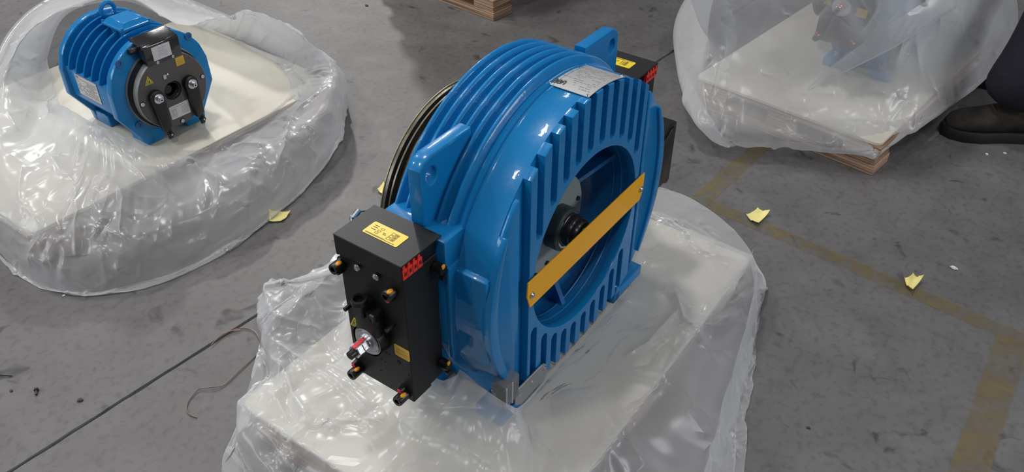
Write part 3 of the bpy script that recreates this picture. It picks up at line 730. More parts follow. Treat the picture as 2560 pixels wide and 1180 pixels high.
    for a in (181, -88, 2):
        x, z = .1165*math.cos(R_(a))*.89, .1165*math.sin(R_(a))*.89
        q = MB(); q.lathe([(.0062, -.0002), (.0088, -.0006), (.0090, .0004)], c=(x, 0, z), seg=20); bd(q, 'recess_ring', BLACKP, DF)
        q = MB(); q.lathe([(0, -.0010), (.0026, -.0010), (.0030, -.0026), (.0058, -.0026), (.0064, -.0015), (.0064, .001)], c=(x, 0, z), seg=20); bd(q, 'socket_screw', STEEL, DF)
    # black switch box on top of the brake
    b = MB(); b.prism([(.0, .157), (-.002, .153), (-.002, .096), (.020, .096), (.020, .112), (.066, .130), (.066, .168), (.050, .172)], 0, -.0565, .0565, .002, seg=2)
    BX = bd(b, 'switch_box', BLACKG, T, ang=35)
    b = MB(); b.lathe([(0, -.078), (.007, -.078), (.0085, -.074), (.0085, -.056)], ax=0, c=(0, .036, .142), seg=16); b.lathe([(0, -.080), (.010, -.080), (.010, -.073)], ax=0, c=(0, .036, .142), seg=6); bd(b, 'cable_gland', BLACKP, BX)
    b = MB(); b.box(-.0345, .0245, -.0030, -.0018, .1075, .1480, .0005); LB = bd(b, 'white_label', WLAB, BX, smooth=False)
    q = MB(); 
    for x0, x1, z0, z1 in print_rows(-.018, .012, .113, .143, 6, 2, .8, .35): q.box(x0, x1, -.0033, -.0028, z0, z1)
    bd(q, 'lettering', mat('faint_print', (.42, .42, .44), .5), BX, smooth=False)
    for x in (-.026, .0245):
        q = MB(); q.lathe([(0, -.0035), (.0022, -.0035), (.0026, -.0050), (.0046, -.0048), (.0052, -.0018)], c=(x, 0, .1015), seg=16); bd(q, 'socket_screw', STEEL, BX)
    # labels on the disc
    M = Matrix(((1, 0, 0, 0), (0, 0, -1, -.0006), (0, 1, 0, 0), (0, 0, 0, 1)))
    def st(name, m, poly, d=0):
        q = MB(); q.prism(poly, 1, -.0012-d, -.0002-d); return bd(q, name, m, DF, smooth=False)
    st('ochre_label', YELD, [(.030, .066), (.058, .066), (.058, .092), (.030, .092)])
    q = MB(); [q.box(a, b_, -.0016, -.0011, c, d) for a, b_, c, d in ((.036, .052, .084, .0848), (.034, .053, .079, .0797), (.034, .053, .075, .0757), (.034, .053, .071, .0717))]; bd(q, 'lettering', mat('brown_print', (.35, .2, .03), .5), DF, smooth=False)
    st('white_label', WLAB, [(-.0302*.8-.004, -.0921*.98+.003), (.0375, -.0890), (.0375, -.0455), (-.0295, -.0455)])
    q = MB()
    for x0, x1, z0, z1 in print_rows(-.025, -.006, -.083, -.055, 6, 4, .9, .25)+print_rows(.010, .032, -.083, -.055, 6, 6, .9, .25)+[(-.020, .026, -.0515, -.0505)]: q.box(x0, x1, -.0016, -.0011, z0, z1)
    bd(q, 'lettering', PRINTL, DF, smooth=False)
    st('warning_triangle', mat('yellow_triangle', (.62, .55, .03), .5), [(-.080, .048), (-.053, .048), (-.0665, .074)])
    st('triangle_border', PRINT, [(-.0765, .050), (-.0565, .050), (-.0665, .0695)], .0004)
    st('triangle_field', mat('yellow_triangle', (.62, .55, .03), .5), [(-.0745, .0512), (-.0585, .0512), (-.0665, .0670)], .0008)
    q = MB(); q.box(-.070, -.063, -.0026, -.0018, .0525, .054); q.box(-.068, -.065, -.0026, -.0018, .054, .060); q.box(-.066, -.063, -.0026, -.0018, .0565, .0585); bd(q, 'lettering', PRINT, DF, smooth=False)
    q = MB(); q.box(-.021, -.011, -.004, .001, .044, .058, .001); q.box(-.012, -.004, -.003, .001, .052, .058, .001); q.sphere((-.006, -.003, .056), .0045); bd(q, 'small_clip', STEEL, DF)
    # two release levers
    for cx, cz in ((-.0615, .006), (.0535, .006)):
        w = .0225; P = [(cx+w*math.cos(R_(a)), cz+w*math.sin(R_(a))) for a in range(0, 181, 15)]
        P += [(cx-.0150+.008, cz-.112), (cx+.002, cz-.116), (cx+.0045, cz-.108), (cx+.0085, cz-.108), (cx+.020, cz-.105)]
        q = MB(); q.prism(P, 1, -.018, -.001, .003, seg=2)
        q.box(cx+.0035, cx+.0175, -.014, -.006, cz-.142, cz-.100, .002); q.cyl((cx+.0105, -.018, cz-.126), (cx+.0105, -.004, cz-.126), .0075, .0075, 14)
        A = bd(q, 'release_lever', BLACKP, T)
        q = MB(); q.lathe([(0, -.0230), (.0140, -.0230), (.0150, -.0218), (.0150, -.018)], c=(cx, 0, cz), seg=28); q.lathe([(0, -.026), (.0095, -.026), (.0095, -.022)], c=(cx, 0, cz), seg=20); bd(q, 'washer', STEEL, A, ang=20)
        q = MB(); q.lathe([(.0025, -.0330), (.0030, -.0360), (.0068, -.0360), (.0082, -.0345), (.0082, -.025)], c=(cx, 0, cz), seg=6); q.lathe([(0, -.030), (.004, -.030)], c=(cx, 0, cz), seg=12); bd(q, 'hex_nut', STEEL, A, ang=15)
        q = MB(); q.cyl((cx+.0105, -.0185, cz-.126), (cx+.0105, -.0200, cz-.126), .0030, .0030, 10); bd(q, 'pin', STEEL, A)
    return T
SMALL = build_small_motor()
# ------------------------------------------------------------------ polythene bags: lofted, then crumpled by a small cloth relaxation
def catmull(P, n, closed):
    """resample rows of control points along axis 0 to n rows"""
    P = np.asarray(P, float); m = len(P); out = []
    segs = m if closed else m-1
    for i in range(n):
        t = i/n*segs if closed else i/(n-1)*segs
        k = min(int(t), segs-1); u = t-k
        g = (lambda j: P[j % m]) if closed else (lambda j: P[min(max(j, 0), m-1)])
        a, b, c, d = g(k-1), g(k), g(k+1), g(k+2)
        out.append(.5*((2*b)+(-a+c)*u+(2*a-5*b+4*c-d)*u*u+(-a+3*b-3*c+d)*u**3))
    return np.array(out)
def relax(P, closed, boxes, iters, slack_u, slack_v, keep, noise_amp, seed, pinv=(.5, .5), bend=.03, grav=.0004, floor=.003, nsm=16):
    """P: (nu, nv, 3). Makes the sheet slightly too long for its shape so that it buckles into creases."""
    r = np.random.default_rng(seed); nu, nv, _ = P.shape; T = P.copy(); X = P.copy()
    def smooth(a, k):
        for _ in range(k):
            b = a.copy()
            if closed: b = (np.roll(a, 1, 0)+np.roll(a, -1, 0)+2*a)/4
            else: b[1:-1] = (a[:-2]+a[2:]+2*a[1:-1])/4
            c = b.copy(); c[:, 1:-1] = (b[:, :-2]+b[:, 2:]+2*b[:, 1:-1])/4; a = c
        return a
    nz = smooth(r.normal(size=(nu, nv, 3)), nsm); nz /= nz.std(); n2 = smooth(r.normal(size=(nu, nv, 3)), 4); n2 /= n2.std()
    X = X+noise_amp*(nz+.15*n2)
    s1 = smooth(r.normal(size=(nu, nv, 1)), 14); s1 /= s1.std(); s2 = smooth(r.normal(size=(nu, nv, 1)), 14); s2 /= s2.std()
    nxt = (lambda a: np.roll(a, -1, 0)) if closed else (lambda a: a[1:])
    def pairs():
        I = np.arange(nu*nv).reshape(nu, nv); out = []
        U = np.roll(I, -1, 0) if closed else None
        for par in (0, 1):
            if closed: a, b = I[par::2], U[par::2]
            else: a, b = I[par:-1:2], I[par+1::2]; a = a[:len(b)]
            out.append((a.ravel(), b.ravel(), 'u'))
            a, b = I[:, par:-1:2], I[:, par+1::2]; a = a[:, :b.shape[1]]; out.append((a.ravel(), b.ravel(), 'v'))
            UU = np.roll(I, -1, 0) if closed else np.vstack([I[1:], I[-1:]])
            rows = range(par, nu if closed else nu-1, 2); rows = list(rows)
            a, b = I[rows][:, :-1], UU[rows][:, 1:]; out.append((a.ravel(), b.ravel(), 'd'))
            a, b = I[rows][:, 1:], UU[rows][:, :-1]; out.append((a.ravel(), b.ravel(), 'd'))
        return out
    PR = pairs(); F = T.reshape(-1, 3); L0 = []
    su = (slack_u*(1+.5*s1)).clip(0, None).ravel(); sv = (slack_v*(1+.5*s2)).clip(0, None).ravel()
    for a, b, k in PR:
        l = np.linalg.norm(F[a]-F[b], axis=1); s = su[a] if k == 'u' else (sv[a] if k == 'v' else (su[a]+sv[a])/2)
        L0.append(l*(1+s))
    X = X.reshape(-1, 3); TF = F; w = np.full((nu, nv), keep); w[:, 0] = pinv[0]; w[:, -1] = pinv[1]; w = w.reshape(-1, 1)
    for it in range(iters):
        X[:, 2] -= grav
        for (a, b, k), l in zip(PR, L0):
            d = X[b]-X[a]; n = np.linalg.norm(d, axis=1)+1e-9; st = .5 if k != 'd' else .22
            c = d*((n-l)/n*st*np.where(n < l, .62, 1.0))[:, None]
            # a batch is free of shared vertices, so plain indexing is safe
            X[a] += c; X[b] -= c
        G = X.reshape(nu, nv, 3)
        lap = np.zeros_like(G)
        if closed: lap += (np.roll(G, 1, 0)+np.roll(G, -1, 0))/2-G
        else: lap[1:-1] += (G[:-2]+G[2:])/2-G[1:-1]
        lap[:, 1:-1] += (G[:, :-2]+G[:, 2:])/2-G[:, 1:-1]
        X = (G+bend*lap).reshape(-1, 3)
        X += w*(TF-X)
        for bx in boxes:
            x0, x1, y0, y1, z0, z1, m = bx
            ins = (X[:, 0] > x0-m) & (X[:, 0] < x1+m) & (X[:, 1] > y0-m) & (X[:, 1] < y1+m) & (X[:, 2] < z1+m) & (X[:, 2] > z0-m)
            if ins.any():
                q = X[ins]; D = np.stack([q[:, 0]-x0+m, x1+m-q[:, 0], q[:, 1]-y0+m, y1+m-q[:, 1], z1+m-q[:, 2]], 1); k = D.argmin(1)
                q[k == 0, 0] = x0-m; q[k == 1, 0] = x1+m; q[k == 2, 1] = y0-m; q[k == 3, 1] = y1+m; q[k == 4, 2] = z1+m
                X[ins] = q
        X[:, 2] = np.maximum(X[:, 2], floor)
    return X.reshape(nu, nv, 3)
def creases(X, closed, n, seed, amp=.006, along_v=.7):
    """pinched straight creases and small stars of creases: cusped ridges pushed along the sheet's normals"""
    r = np.random.default_rng(seed); nu, nv, _ = X.shape
    du = (np.roll(X, -1, 0)-np.roll(X, 1, 0)) if closed else np.gradient(X, axis=0)
    dv = np.gradient(X, axis=1); N_ = np.cross(du, dv); N_ /= np.linalg.norm(N_, axis=2, keepdims=True)+1e-9
    V = X.reshape(-1, 3).astype(np.float32); Nn = N_.reshape(-1, 3); Nn = Nn*(-1 if Nn[:, 2].mean() < 0 else 1); H = np.zeros(len(V), np.float32)
    def one(p, d, n0, L, A, w, star):
        q = V-p; s_ = q@d; m = (s_ > (0 if star else -L/2)) & (s_ < (L if star else L/2)); ix = np.nonzero(m)[0]
        if not len(ix): return
        q = q[ix]; s1 = s_[ix]; per = np.linalg.norm(q-s1[:, None]*d, axis=1); ok = per < w*5; ix = ix[ok]; per = per[ok]; s1 = s1[ok]
        t = (1-s1/L)*np.minimum(1, s1/.012) if star else np.sin(np.pi*(s1/L+.5))
        H[ix] += (A*t*np.exp(-per/w)*(Nn[ix]@n0 > .2)).astype(np.float32)
    for k in range(n):
        i, j = r.integers(0, nu), r.integers(4, nv-4); p = V[i*nv+j]; a = dv[i, j]/(np.linalg.norm(dv[i, j])+1e-9); b = du[i, j]/(np.linalg.norm(du[i, j])+1e-9)
        n0 = Nn[i*nv+j]; t0 = r.normal()*(.35 if r.random() < along_v else 1.4)
        if r.random() < .35:
            for _ in range(r.integers(3, 6)):
                t = r.uniform(0, 2*np.pi); L = r.uniform(.04, .16); one(p, (a*math.cos(t)+b*math.sin(t)).astype(np.float32), n0, L, amp*r.uniform(.5, 1.1), r.uniform(.005, .012), True)
        else:
            L = r.uniform(.10, .42); one(p, (a*math.cos(t0)+b*math.sin(t0)).astype(np.float32), n0, L, amp*r.uniform(.4, 1.3)*(1 if r.random() < .7 else -1), r.uniform(.005, .016), False)
    return X+(H[:, None]*Nn).reshape(X.shape)
def long_creases(X, closed, paths):
    """the long sharp folds one can follow with the eye, each a polyline over the sheet"""
    nu, nv, _ = X.shape; du = (np.roll(X, -1, 0)-np.roll(X, 1, 0)) if closed else np.gradient(X, axis=0)
    N_ = np.cross(du, np.gradient(X, axis=1)); N_ /= np.linalg.norm(N_, axis=2, keepdims=True)+1e-9
    V = X.reshape(-1, 3); Nn = N_.reshape(-1, 3); Nn = Nn*(-1 if Nn[:, 2].mean() < 0 else 1); H = np.zeros(len(V))
    for pts, A, w in paths:
        P = np.array([at(*p)[:] for p in pts]); L = np.concatenate([[0], np.cumsum(np.linalg.norm(np.diff(P, axis=0), axis=1))]); best = np.full(len(V), 9.0); pos = np.zeros(len(V))
        for a, b, l0 in zip(P, P[1:], L):
            d = (b-a)[:2]; n = np.linalg.norm(d); d /= n; q = V[:, :2]-a[:2]; t = np.clip(q@d, 0, n); e = np.linalg.norm(q-t[:, None]*d, axis=1)
            m = e < best; best[m] = e[m]; pos[m] = l0+t[m]
        k = np.clip(pos/L[-1], 0, 1); H += A*np.minimum(1, 6*np.minimum(k, 1-k)+.12)*np.exp(-best/w)*(best < .06)*(np.abs(V[:, 2]-P[:, 2].mean()) < .07)*(Nn[:, 2] > .15)
    return X+(H[:, None]*Nn).reshape(X.shape)
def upsample(P, closed):
    nu, nv, _ = P.shape
    Q = catmull(P, nu*2 if closed else nu*2-1, closed)
    Q = catmull(Q.transpose(1, 0, 2), nv*2-1, False).transpose(1, 0, 2)
    return Q
def film(name, ctrl, closed, nu, nv, boxes, m, seed=1, slack=(.15, .05), slack2=(.004, .004), keep=.004, amp=.014, it=(150, 60), pin=(.25, .25), parent=None, grav=.0004, paths=(), bend=(.12, .09), ncr=120, cra=.0065, crv=.75):
    C = np.array([[list(p) for p in row] for row in ctrl], float)          # stations x points
    P = catmull(C, nu, closed); P = catmull(P.transpose(1, 0, 2), nv, False).transpose(1, 0, 2)
    P[..., 2] = np.maximum(P[..., 2], .003)
    X = relax(P, closed, boxes, it[0], slack[0], slack[1], keep, amp, seed, pin, bend[0], grav)
    X = upsample(X, closed)
    X = relax(X, closed, boxes, it[1], slack2[0], slack2[1], .004, amp*.18, seed+9, (max(.05, pin[0]*.6), .05), bend[1], grav*.5)
    X = upsample(X, closed)
    X = creases(X, closed, ncr, seed+3, cra, crv)
    if paths: X = long_creases(X, closed, paths)
    X[..., 2] = np.maximum(X[..., 2], .003)
    nu2, nv2, _ = X.shape; V = X.reshape(-1, 3)
    I = np.arange(nu2*nv2).reshape(nu2, nv2); U = np.roll(I, -1, 0) if closed else I[1:]
    A = I if closed else I[:-1]
    F = np.stack([A[:, :-1], U[:, :-1], U[:, 1:], A[:, 1:]], -1).reshape(-1, 4)
    me = bpy.data.meshes.new(name); me.vertices.add(len(V)); me.vertices.foreach_set('co', V.ravel())
    me.loops.add(F.size); me.loops.foreach_set('vertex_index', F.ravel()); me.polygons.add(len(F))
    me.polygons.foreach_set('loop_start', np.arange(0, F.size, 4)); me.polygons.foreach_set('loop_total', np.full(len(F), 4))
    me.polygons.foreach_set('use_smooth', np.ones(len(F), bool)); me.update(calc_edges=True); me.validate(); me.materials.append(m)
    o = bpy.data.objects.new(name, me); COL.objects.link(o)
    if parent is not None: o.parent = parent
    return o
W3 = lambda x, y, z: (x, y, z)
def pz(px, py, z): return tuple(at(px, py, z))
# ---- bag around the large motor
BB = [(-.482, .442, -.169, .417, 0, .100, .006), (-.2, .2, .0, .2, 0, .35, .004), (-.30, .30, .08, .21, .20, .6, .006), (-.39, -.30, .08, .212, .225, .52, .008)]
S1 = [
 [W3(.27, .12, .106), W3(.36, .13, .12), W3(.43, .14, .135), W3(.50, .14, .12), W3(.60, .15, .04), W3(.70, .17, .004)],
 [W3(.27, .03, .106), W3(.36, .01, .13), W3(.42, .0, .135), W3(.50, -.02, .12), W3(.60, -.01, .04), W3(.685, .03, .004)],
 [W3(.20, .02, .104), W3(.35, -.08, .12), W3(.41, -.13, .14), W3(.44, -.185, .13), W3(.52, -.17, .05), W3(.60, -.11, .004)],
 [W3(.12, .02, .104), W3(.18, -.09, .108), W3(.22, -.16, .148), W3(.33, -.21, .115), W3(.41, -.215, .04), W3(.46, -.20, .004)],
 [W3(.03, .02, .104), W3(.07, -.06, .108), W3(.10, -.11, .152), W3(.18, -.20, .118), W3(.25, -.255, .04), W3(.29, -.25, .004)],
 [W3(-.08, .02, .104), W3(-.06, -.035, .108), W3(-.045, -.078, .158), W3(.0, -.20, .125), W3(.05, -.29, .04), W3(.09, -.31, .004)],
 [W3(-.20, -.003, .118), W3(-.185, -.02, .125), W3(-.17, -.045, .160), W3(-.19, -.18, .140), W3(-.18, -.31, .06), W3(-.15, -.36, .004)],
 [W3(-.272, -.024, .202), W3(-.30, -.065, .18), W3(-.37, -.13, .155), W3(-.50, -.21, .12), W3(-.57, -.26, .06), W3(-.62, -.30, .004)],
 [W3(-.278, .03, .218), W3(-.34, -.005, .19), W3(-.43, -.03, .165), W3(-.54, -.04, .12), W3(-.61, -.04, .06), W3(-.65, -.05, .004)],
 [W3(-.274, .082, .225), W3(-.35, .09, .185), W3(-.46, .09, .155), W3(-.56, .10, .12), W3(-.61, .10, .06), W3(-.64, .10, .004)],
 [W3(-.27, .19, .18), W3(-.38, .20, .165), W3(-.48, .21, .14), W3(-.55, .22, .11), W3(-.58, .24, .05), W3(-.60, .25, .004)],
 [W3(-.28, .27, .16), W3(-.39, .30, .17), W3(-.47, .33, .16), pz(578, 1035, .14), pz(585, 1045, .07), W3(-.56, .40, .004)],
 [W3(-.27, .34, .15), W3(-.33, .38, .17), W3(-.375, .40, .17), pz(665, 920, .15), pz(668, 925, .07), W3(-.46, .47, .004)],
 [W3(-.20, .40, .16), W3(-.25, .43, .19), W3(-.29, .47, .20), pz(640, 815, .17), pz(660, 830, .08), W3(-.33, .56, .004)],
 [W3(-.14, .43, .15), W3(-.18, .46, .19), W3(-.22, .50, .21), pz(640, 735, .20), pz(655, 750, .09), W3(-.26, .60, .004)],
 [W3(-.10, .44, .14), W3(-.12, .47, .20), pz(700, 655, .225), pz(655, 655, .215), pz(680, 690, .10), W3(-.20, .62, .004)],
 [W3(.00, .44, .12), W3(-.01, .47, .17), pz(770, 655, .19), pz(765, 640, .17), pz(775, 665, .08), W3(-.06, .64, .004)],
 [W3(.10, .44, .11), W3(.09, .50, .15), W3(.08, .54, .14), W3(.08, .60, .10), W3(.08, .65, .05), W3(.08, .67, .004)],
 [W3(.25, .40, .11), W3(.32, .45, .13), W3(.38, .49, .13), W3(.44, .53, .10), W3(.47, .55, .05), W3(.49, .57, .004)],
 [W3(.28, .25, .11), W3(.36, .28, .13), W3(.42, .30, .13), W3(.48, .32, .11), W3(.55, .34, .05), W3(.60, .35, .004)],
]
def Z(z, *p): return [(x, y, z) for x, y in p]
F1 = [(Z(.155, (664, 823), (762, 881), (789, 896), (870, 950), (910, 990), (950, 1014)), .010, .009),
      (Z(.17, (676, 719), (700, 712), (777, 722), (807, 765)), .008, .008), (Z(.17, (662, 742), (690, 776), (760, 785), (793, 786)), .008, .008),
      (Z(.15, (790, 815), (844, 853), (881, 871)), .007, .007), (Z(.15, (810, 875), (865, 911), (905, 939), (936, 960)), .009, .008),
      (Z(.14, (670, 857), (706, 908), (740, 979), (780, 1044)), .011, .009), (Z(.135, (780, 1044), (820, 1034), (865, 1029), (914, 1032), (963, 1040)), .010, .008),
      (Z(.13, (651, 942), (682, 979), (719, 1037)), .008, .009), (Z(.12, (633, 1046), (682, 1085), (725, 1140)), .009, .010),
      (Z(.15, (1225, 1001), (1263, 1023), (1301, 1099)), .009, .008), (Z(.14, (1300, 1020), (1330, 1066), (1403, 1125), (1434, 1178)), .010, .009),
      (Z(.15, (1036, 1009), (1119, 1029), (1180, 1045), (1221, 1053)), .007, .007), (Z(.14, (1000, 1040), (1080, 1090), (1170, 1130), (1260, 1178)), .009, .012),
      (Z(.12, (1640, 479), (1688, 508), (1756, 553), (1827, 598)), .008, .007), (Z(.12, (1650, 530), (1717, 572), (1756, 620), (1850, 640)), .008, .008),
      (Z(.12, (1759, 772), (1840, 698), (1891, 652)), .010, .009), (Z(.12, (1688, 717), (1711, 788), (1759, 820)), .009, .008), (Z(.12, (1560, 880), (1620, 850), (1700, 760)), .008, .010)]
bag1 = film('plastic_bag', S1, True, 220, 56, BB, FILM, seed=3, paths=F1, pin=(.6, .25), keep=.006)
tag(bag1, 'milky plastic bag pushed down around the pallet of the large blue motor', 'plastic bag')
# a loose clear tail of the same bag, hanging over the near right edge to the floor
S1b = [
 [W3(.43, -.17, .15), W3(.37, -.20, .14), W3(.30, -.225, .125), W3(.22, -.245, .11), W3(.12, -.265, .10), W3(.0, -.29, .09), W3(-.12, -.32, .08)],
 [W3(.455, -.195, .10), W3(.38, -.225, .09), W3(.29, -.245, .08), W3(.20, -.27, .07), W3(.11, -.295, .06), W3(.01, -.33, .05), W3(-.10, -.365, .05)],
 [W3(.46, -.20, .05), W3(.385, -.225, .05), W3(.30, -.255, .05), W3(.21, -.285, .045), W3(.12, -.31, .04), W3(.02, -.35, .04), W3(-.09, -.385, .03)],
 [W3(.46, -.195, .006), W3(.38, -.215, .006), W3(.29, -.24, .006), W3(.20, -.27, .006), W3(.11, -.295, .006), W3(.02, -.33, .006), W3(-.08, -.37, .006)],
]
tail = film('loose_tail', np.array(S1b).transpose(1, 0, 2).tolist(), False, 90, 26, BB, FILMC, seed=12, slack=(.03, .05), amp=.010, ncr=50, cra=.005, parent=bag1)

# ---- bag round the small motor on the left pallet
BB2 = [(-.43, .50, 1.175, 1.915, 0, .100, .006), (-.105, .195, 1.25, 1.60, 0, .35, .006)]
S2 = [
 [pz(255, 312, .185), pz(250, 400, .165), pz(215, 500, .155), pz(190, 600, .12), pz(185, 690, .05), pz(180, 735, .004)],
 [pz(330, 340, .175), pz(330, 405, .150), pz(320, 510, .145), pz(315, 600, .11), pz(320, 680, .04), pz(330, 727, .004)],
 [pz(395, 365, .150), pz(420, 410, .130), pz(440, 490, .135), pz(440, 560, .10), pz(450, 640, .04), pz(470, 680, .004)],
 [pz(500, 372, .115), pz(520, 385, .140), pz(560, 430, .150), pz(580, 500, .11), pz(585, 560, .05), pz(590, 612, .004)],
 [pz(580, 335, .108), pz(600, 335, .140), pz(660, 370, .150), pz(690, 430, .11), pz(690, 490, .05), pz(690, 530, .004)],
 [pz(660, 290, .108), pz(690, 280, .140), pz(740, 310, .160), pz(765, 360, .11), pz(770, 420, .05), pz(775, 455, .004)],
 [pz(720, 240, .108), pz(755, 235, .150), pz(800, 250, .175), pz(825, 300, .12), pz(825, 350, .05), pz(828, 385, .004)],
 [pz(720, 190, .108), pz(765, 185, .150), pz(825, 175, .200), pz(850, 220, .15), pz(858, 270, .07), pz(862, 300, .004)],
 [pz(680, 150, .108), pz(740, 140, .150), pz(810, 120, .230), pz(845, 150, .19), pz(855, 190, .10), pz(856, 230, .02)],
 [pz(620, 120, .108), pz(690, 105, .140), pz(745, 70, .270), pz(790, 100, .21), pz(800, 130, .12), pz(800, 150, .03)],
 [pz(560, 90, .108), pz(610, 75, .130), pz(642, 3, .360), pz(690, 40, .25), pz(700, 70, .15), pz(705, 90, .05)],
 [pz(480, 60, .108), pz(520, 50, .130), pz(545, 18, .300), pz(560, 20, .24), pz(570, 30, .15), pz(575, 35, .05)],
 [pz(400, 30, .108), pz(420, 10, .130), pz(440, 35, .220), pz(440, 10, .20), pz(440, -10, .12), pz(440, -20, .05)],
 [pz(300, -10, .108), pz(300, -40, .130), pz(300, -30, .200), pz(290, -60, .20), pz(290, -70, .12), pz(290, -80, .05)],
 [pz(170, 20, .108), pz(150, 0, .150), pz(118, 12, .300), pz(90, 10, .25), pz(70, 20, .15), pz(60, 30, .04)],
 [pz(120, 110, .108), pz(80, 120, .150), pz(30, 100, .280), pz(-10, 150, .22), pz(-30, 180, .12), pz(-40, 200, .02)],
 [pz(130, 200, .120), pz(70, 220, .160), pz(0, 200, .240), pz(-60, 270, .18), pz(-80, 300, .10), pz(-90, 330, .004)],
 [pz(165, 262, .18), pz(100, 320, .180), pz(-10, 360, .210), pz(-80, 420, .14), pz(-100, 470, .07), pz(-110, 500, .004)],
 [pz(195, 282, .185), pz(150, 390, .180), pz(50, 460, .180), pz(-10, 520, .13), pz(-20, 580, .06), pz(-20, 620, .004)],
 [pz(222, 300, .185), pz(195, 400, .175), pz(120, 500, .170), pz(80, 590, .12), pz(70, 660, .05), pz(60, 700, .004)],
]
F2 = [(Z(.16, (23, 304), (47, 343)), .009, .010), (Z(.17, (249, 316), (304, 362), (351, 401)), .010, .009), (Z(.15, (183, 444), (183, 510), (165, 590)), .010, .010),
      (Z(.16, (218, 475), (249, 518)), .010, .010), (Z(.16, (261, 413), (234, 448)), .009, .009), (Z(.15, (284, 436), (300, 471), (284, 549)), .009, .009),
      (Z(.15, (115, 380), (150, 430), (183, 444)), .008, .010), (Z(.13, (400, 380), (482, 386), (556, 452)), .009, .009), (Z(.14, (560, 330), (600, 330), (660, 352)), .009, .010),
      (Z(.14, (684, 390), (710, 350), (735, 253)), .010, .010), (Z(.15, (735, 253), (790, 235), (830, 205)), .009, .010), (Z(.2, (700, 95), (760, 130), (828, 165)), .010, .010), (Z(.12, (70, 450), (60, 520), (100, 560)), .009, .010)]
bag2 = film('plastic_bag', S2, True, 240, 60, BB2, FILM, seed=8, paths=F2, ncr=150, keep=.016, pin=(.7, .3))
tag(bag2, 'milky plastic bag pushed down around the smaller blue motor at the left', 'plastic bag')
# ---- closed bag over the motor at the right, and the motor inside it
M3 = copy_tree(MOTOR); M3.location = (1.69, -.19, .10); M3.rotation_euler = (0, 0, R_(-2))
M3['label'] = 'blue motor showing blurred through the closed milky bag at the right'
P3c = Matrix.Rotation(P3R, 3, 'Z')
def p3(x, y, z): v = P3c @ Vector((x, y, 0)); return (v.x+P3[0], v.y+P3[1], z)
BB3 = [(1.285, 2.11, -.185, .16, .10, .655, .006)]
def col3(pts): return [pz(*p) for p in pts]
S3 = [
 col3([(1800, 325, .045), (1748, 290, .085), (1722, 245, .13), (1740, 130, .21), (1774, 70, .27), (1748, 10, .35), (1740, -120, .50), (1900, -300, .66)]),
 col3([(1862, 350, .045), (1830, 320, .085), (1800, 280, .13), (1800, 170, .22), (1820, 80, .30), (1810, 0, .40), (1830, -130, .55), (1950, -300, .68)]),
 col3([(1912, 352, .045), (1890, 335, .080), (1870, 300, .13), (1880, 190, .22), (1890, 90, .32), (1900, 0, .42), (1920, -140, .58), (2000, -300, .70)]),
 col3([(1985, 350, .055), (1975, 335, .085), (1965, 310, .12), (1960, 210, .20), (1955, 100, .33), (1970, 0, .43), (1990, -140, .60), (2050, -300, .72)]),
 col3([(2084, 364, .070), (2082, 352, .098), (2070, 325, .125), (2050, 230, .18), (2030, 110, .32), (2040, 0, .44), (2060, -140, .60), (2100, -300, .72)]),
 col3([(2186, 364, .088), (2196, 358, .104), (2172, 325, .125), (2140, 230, .18), (2110, 120, .30), (2110, 0, .44), (2130, -140, .60), (2150, -300, .72)]),
 col3([(2246, 334, .080), (2256, 326, .104), (2240, 290, .135), (2215, 200, .22), (2190, 100, .33), (2180, 0, .46), (2190, -140, .60), (2200, -300, .72)]),
 col3([(2316, 292, .078), (2328, 282, .104), (2315, 245, .145), (2290, 160, .24), (2270, 70, .36), (2260, -20, .47), (2260, -150, .60), (2240, -300, .72)]),
 col3([(2395, 238, .075), (2408, 222, .105), (2400, 190, .15), (2380, 110, .26), (2360, 30, .38), (2340, -60, .49), (2320, -180, .62), (2260, -300, .72)]),
 col3([(2470, 175, .080), (2492, 155, .115), (2490, 120, .18), (2480, 50, .28), (2460, -30, .40), (2430, -110, .50), (2380, -220, .62), (2280, -320, .72)]),
 col3([(2510, 100, .090), (2540, 70, .13), (2545, 20, .22), (2545, -40, .32), (2530, -110, .42), (2490, -180, .52), (2420, -260, .62), (2300, -340, .72)]),
 [(2.22, -.02, .10), (2.25, -.02, .14), (2.24, -.02, .2), (2.22, -.02, .3), (2.20, -.02, .42), (2.14, -.02, .56), (2.02, -.02, .68), (1.75, -.02, .76)],
 [(2.18, .32, .08), (2.20, .32, .12), (2.18, .31, .2), (2.16, .28, .3), (2.12, .25, .42), (2.06, .21, .56), (1.96, .15, .67), (1.74, .05, .76)],
 [(1.80, .50, .06), (1.80, .52, .1), (1.80, .50, .2), (1.78, .46, .3), (1.76, .4, .4), (1.74, .32, .52), (1.7, .22, .62), (1.66, .1, .74)],
 [(1.45, .50, .05), (1.45, .52, .1), (1.45, .52, .17), (1.46, .46, .28), (1.48, .4, .38), (1.52, .32, .5), (1.58, .22, .62), (1.62, .1, .74)],
]
bag3 = film('plastic_bag', S3, True, 200, 76, BB3, FILM3, seed=21, slack=(.07, .03), keep=.02, amp=.008, ncr=170, pin=(.3, .5), parent=None)
from mathutils.bvhtree import BVHTree
BV = BVHTree.FromPolygons([v.co[:] for v in bag3.data.vertices], [p.vertices[:] for p in bag3.data.polygons])
def on_bag(px, py, off):
    c = Vector(CAM_P); d = (at(px, py, 0)-c).normalized(); h = BV.ray_cast(c, d)
    n = h[1] if h[1].dot(d) < 0 else -h[1]; return tuple(h[0]+n*off)
PL = []
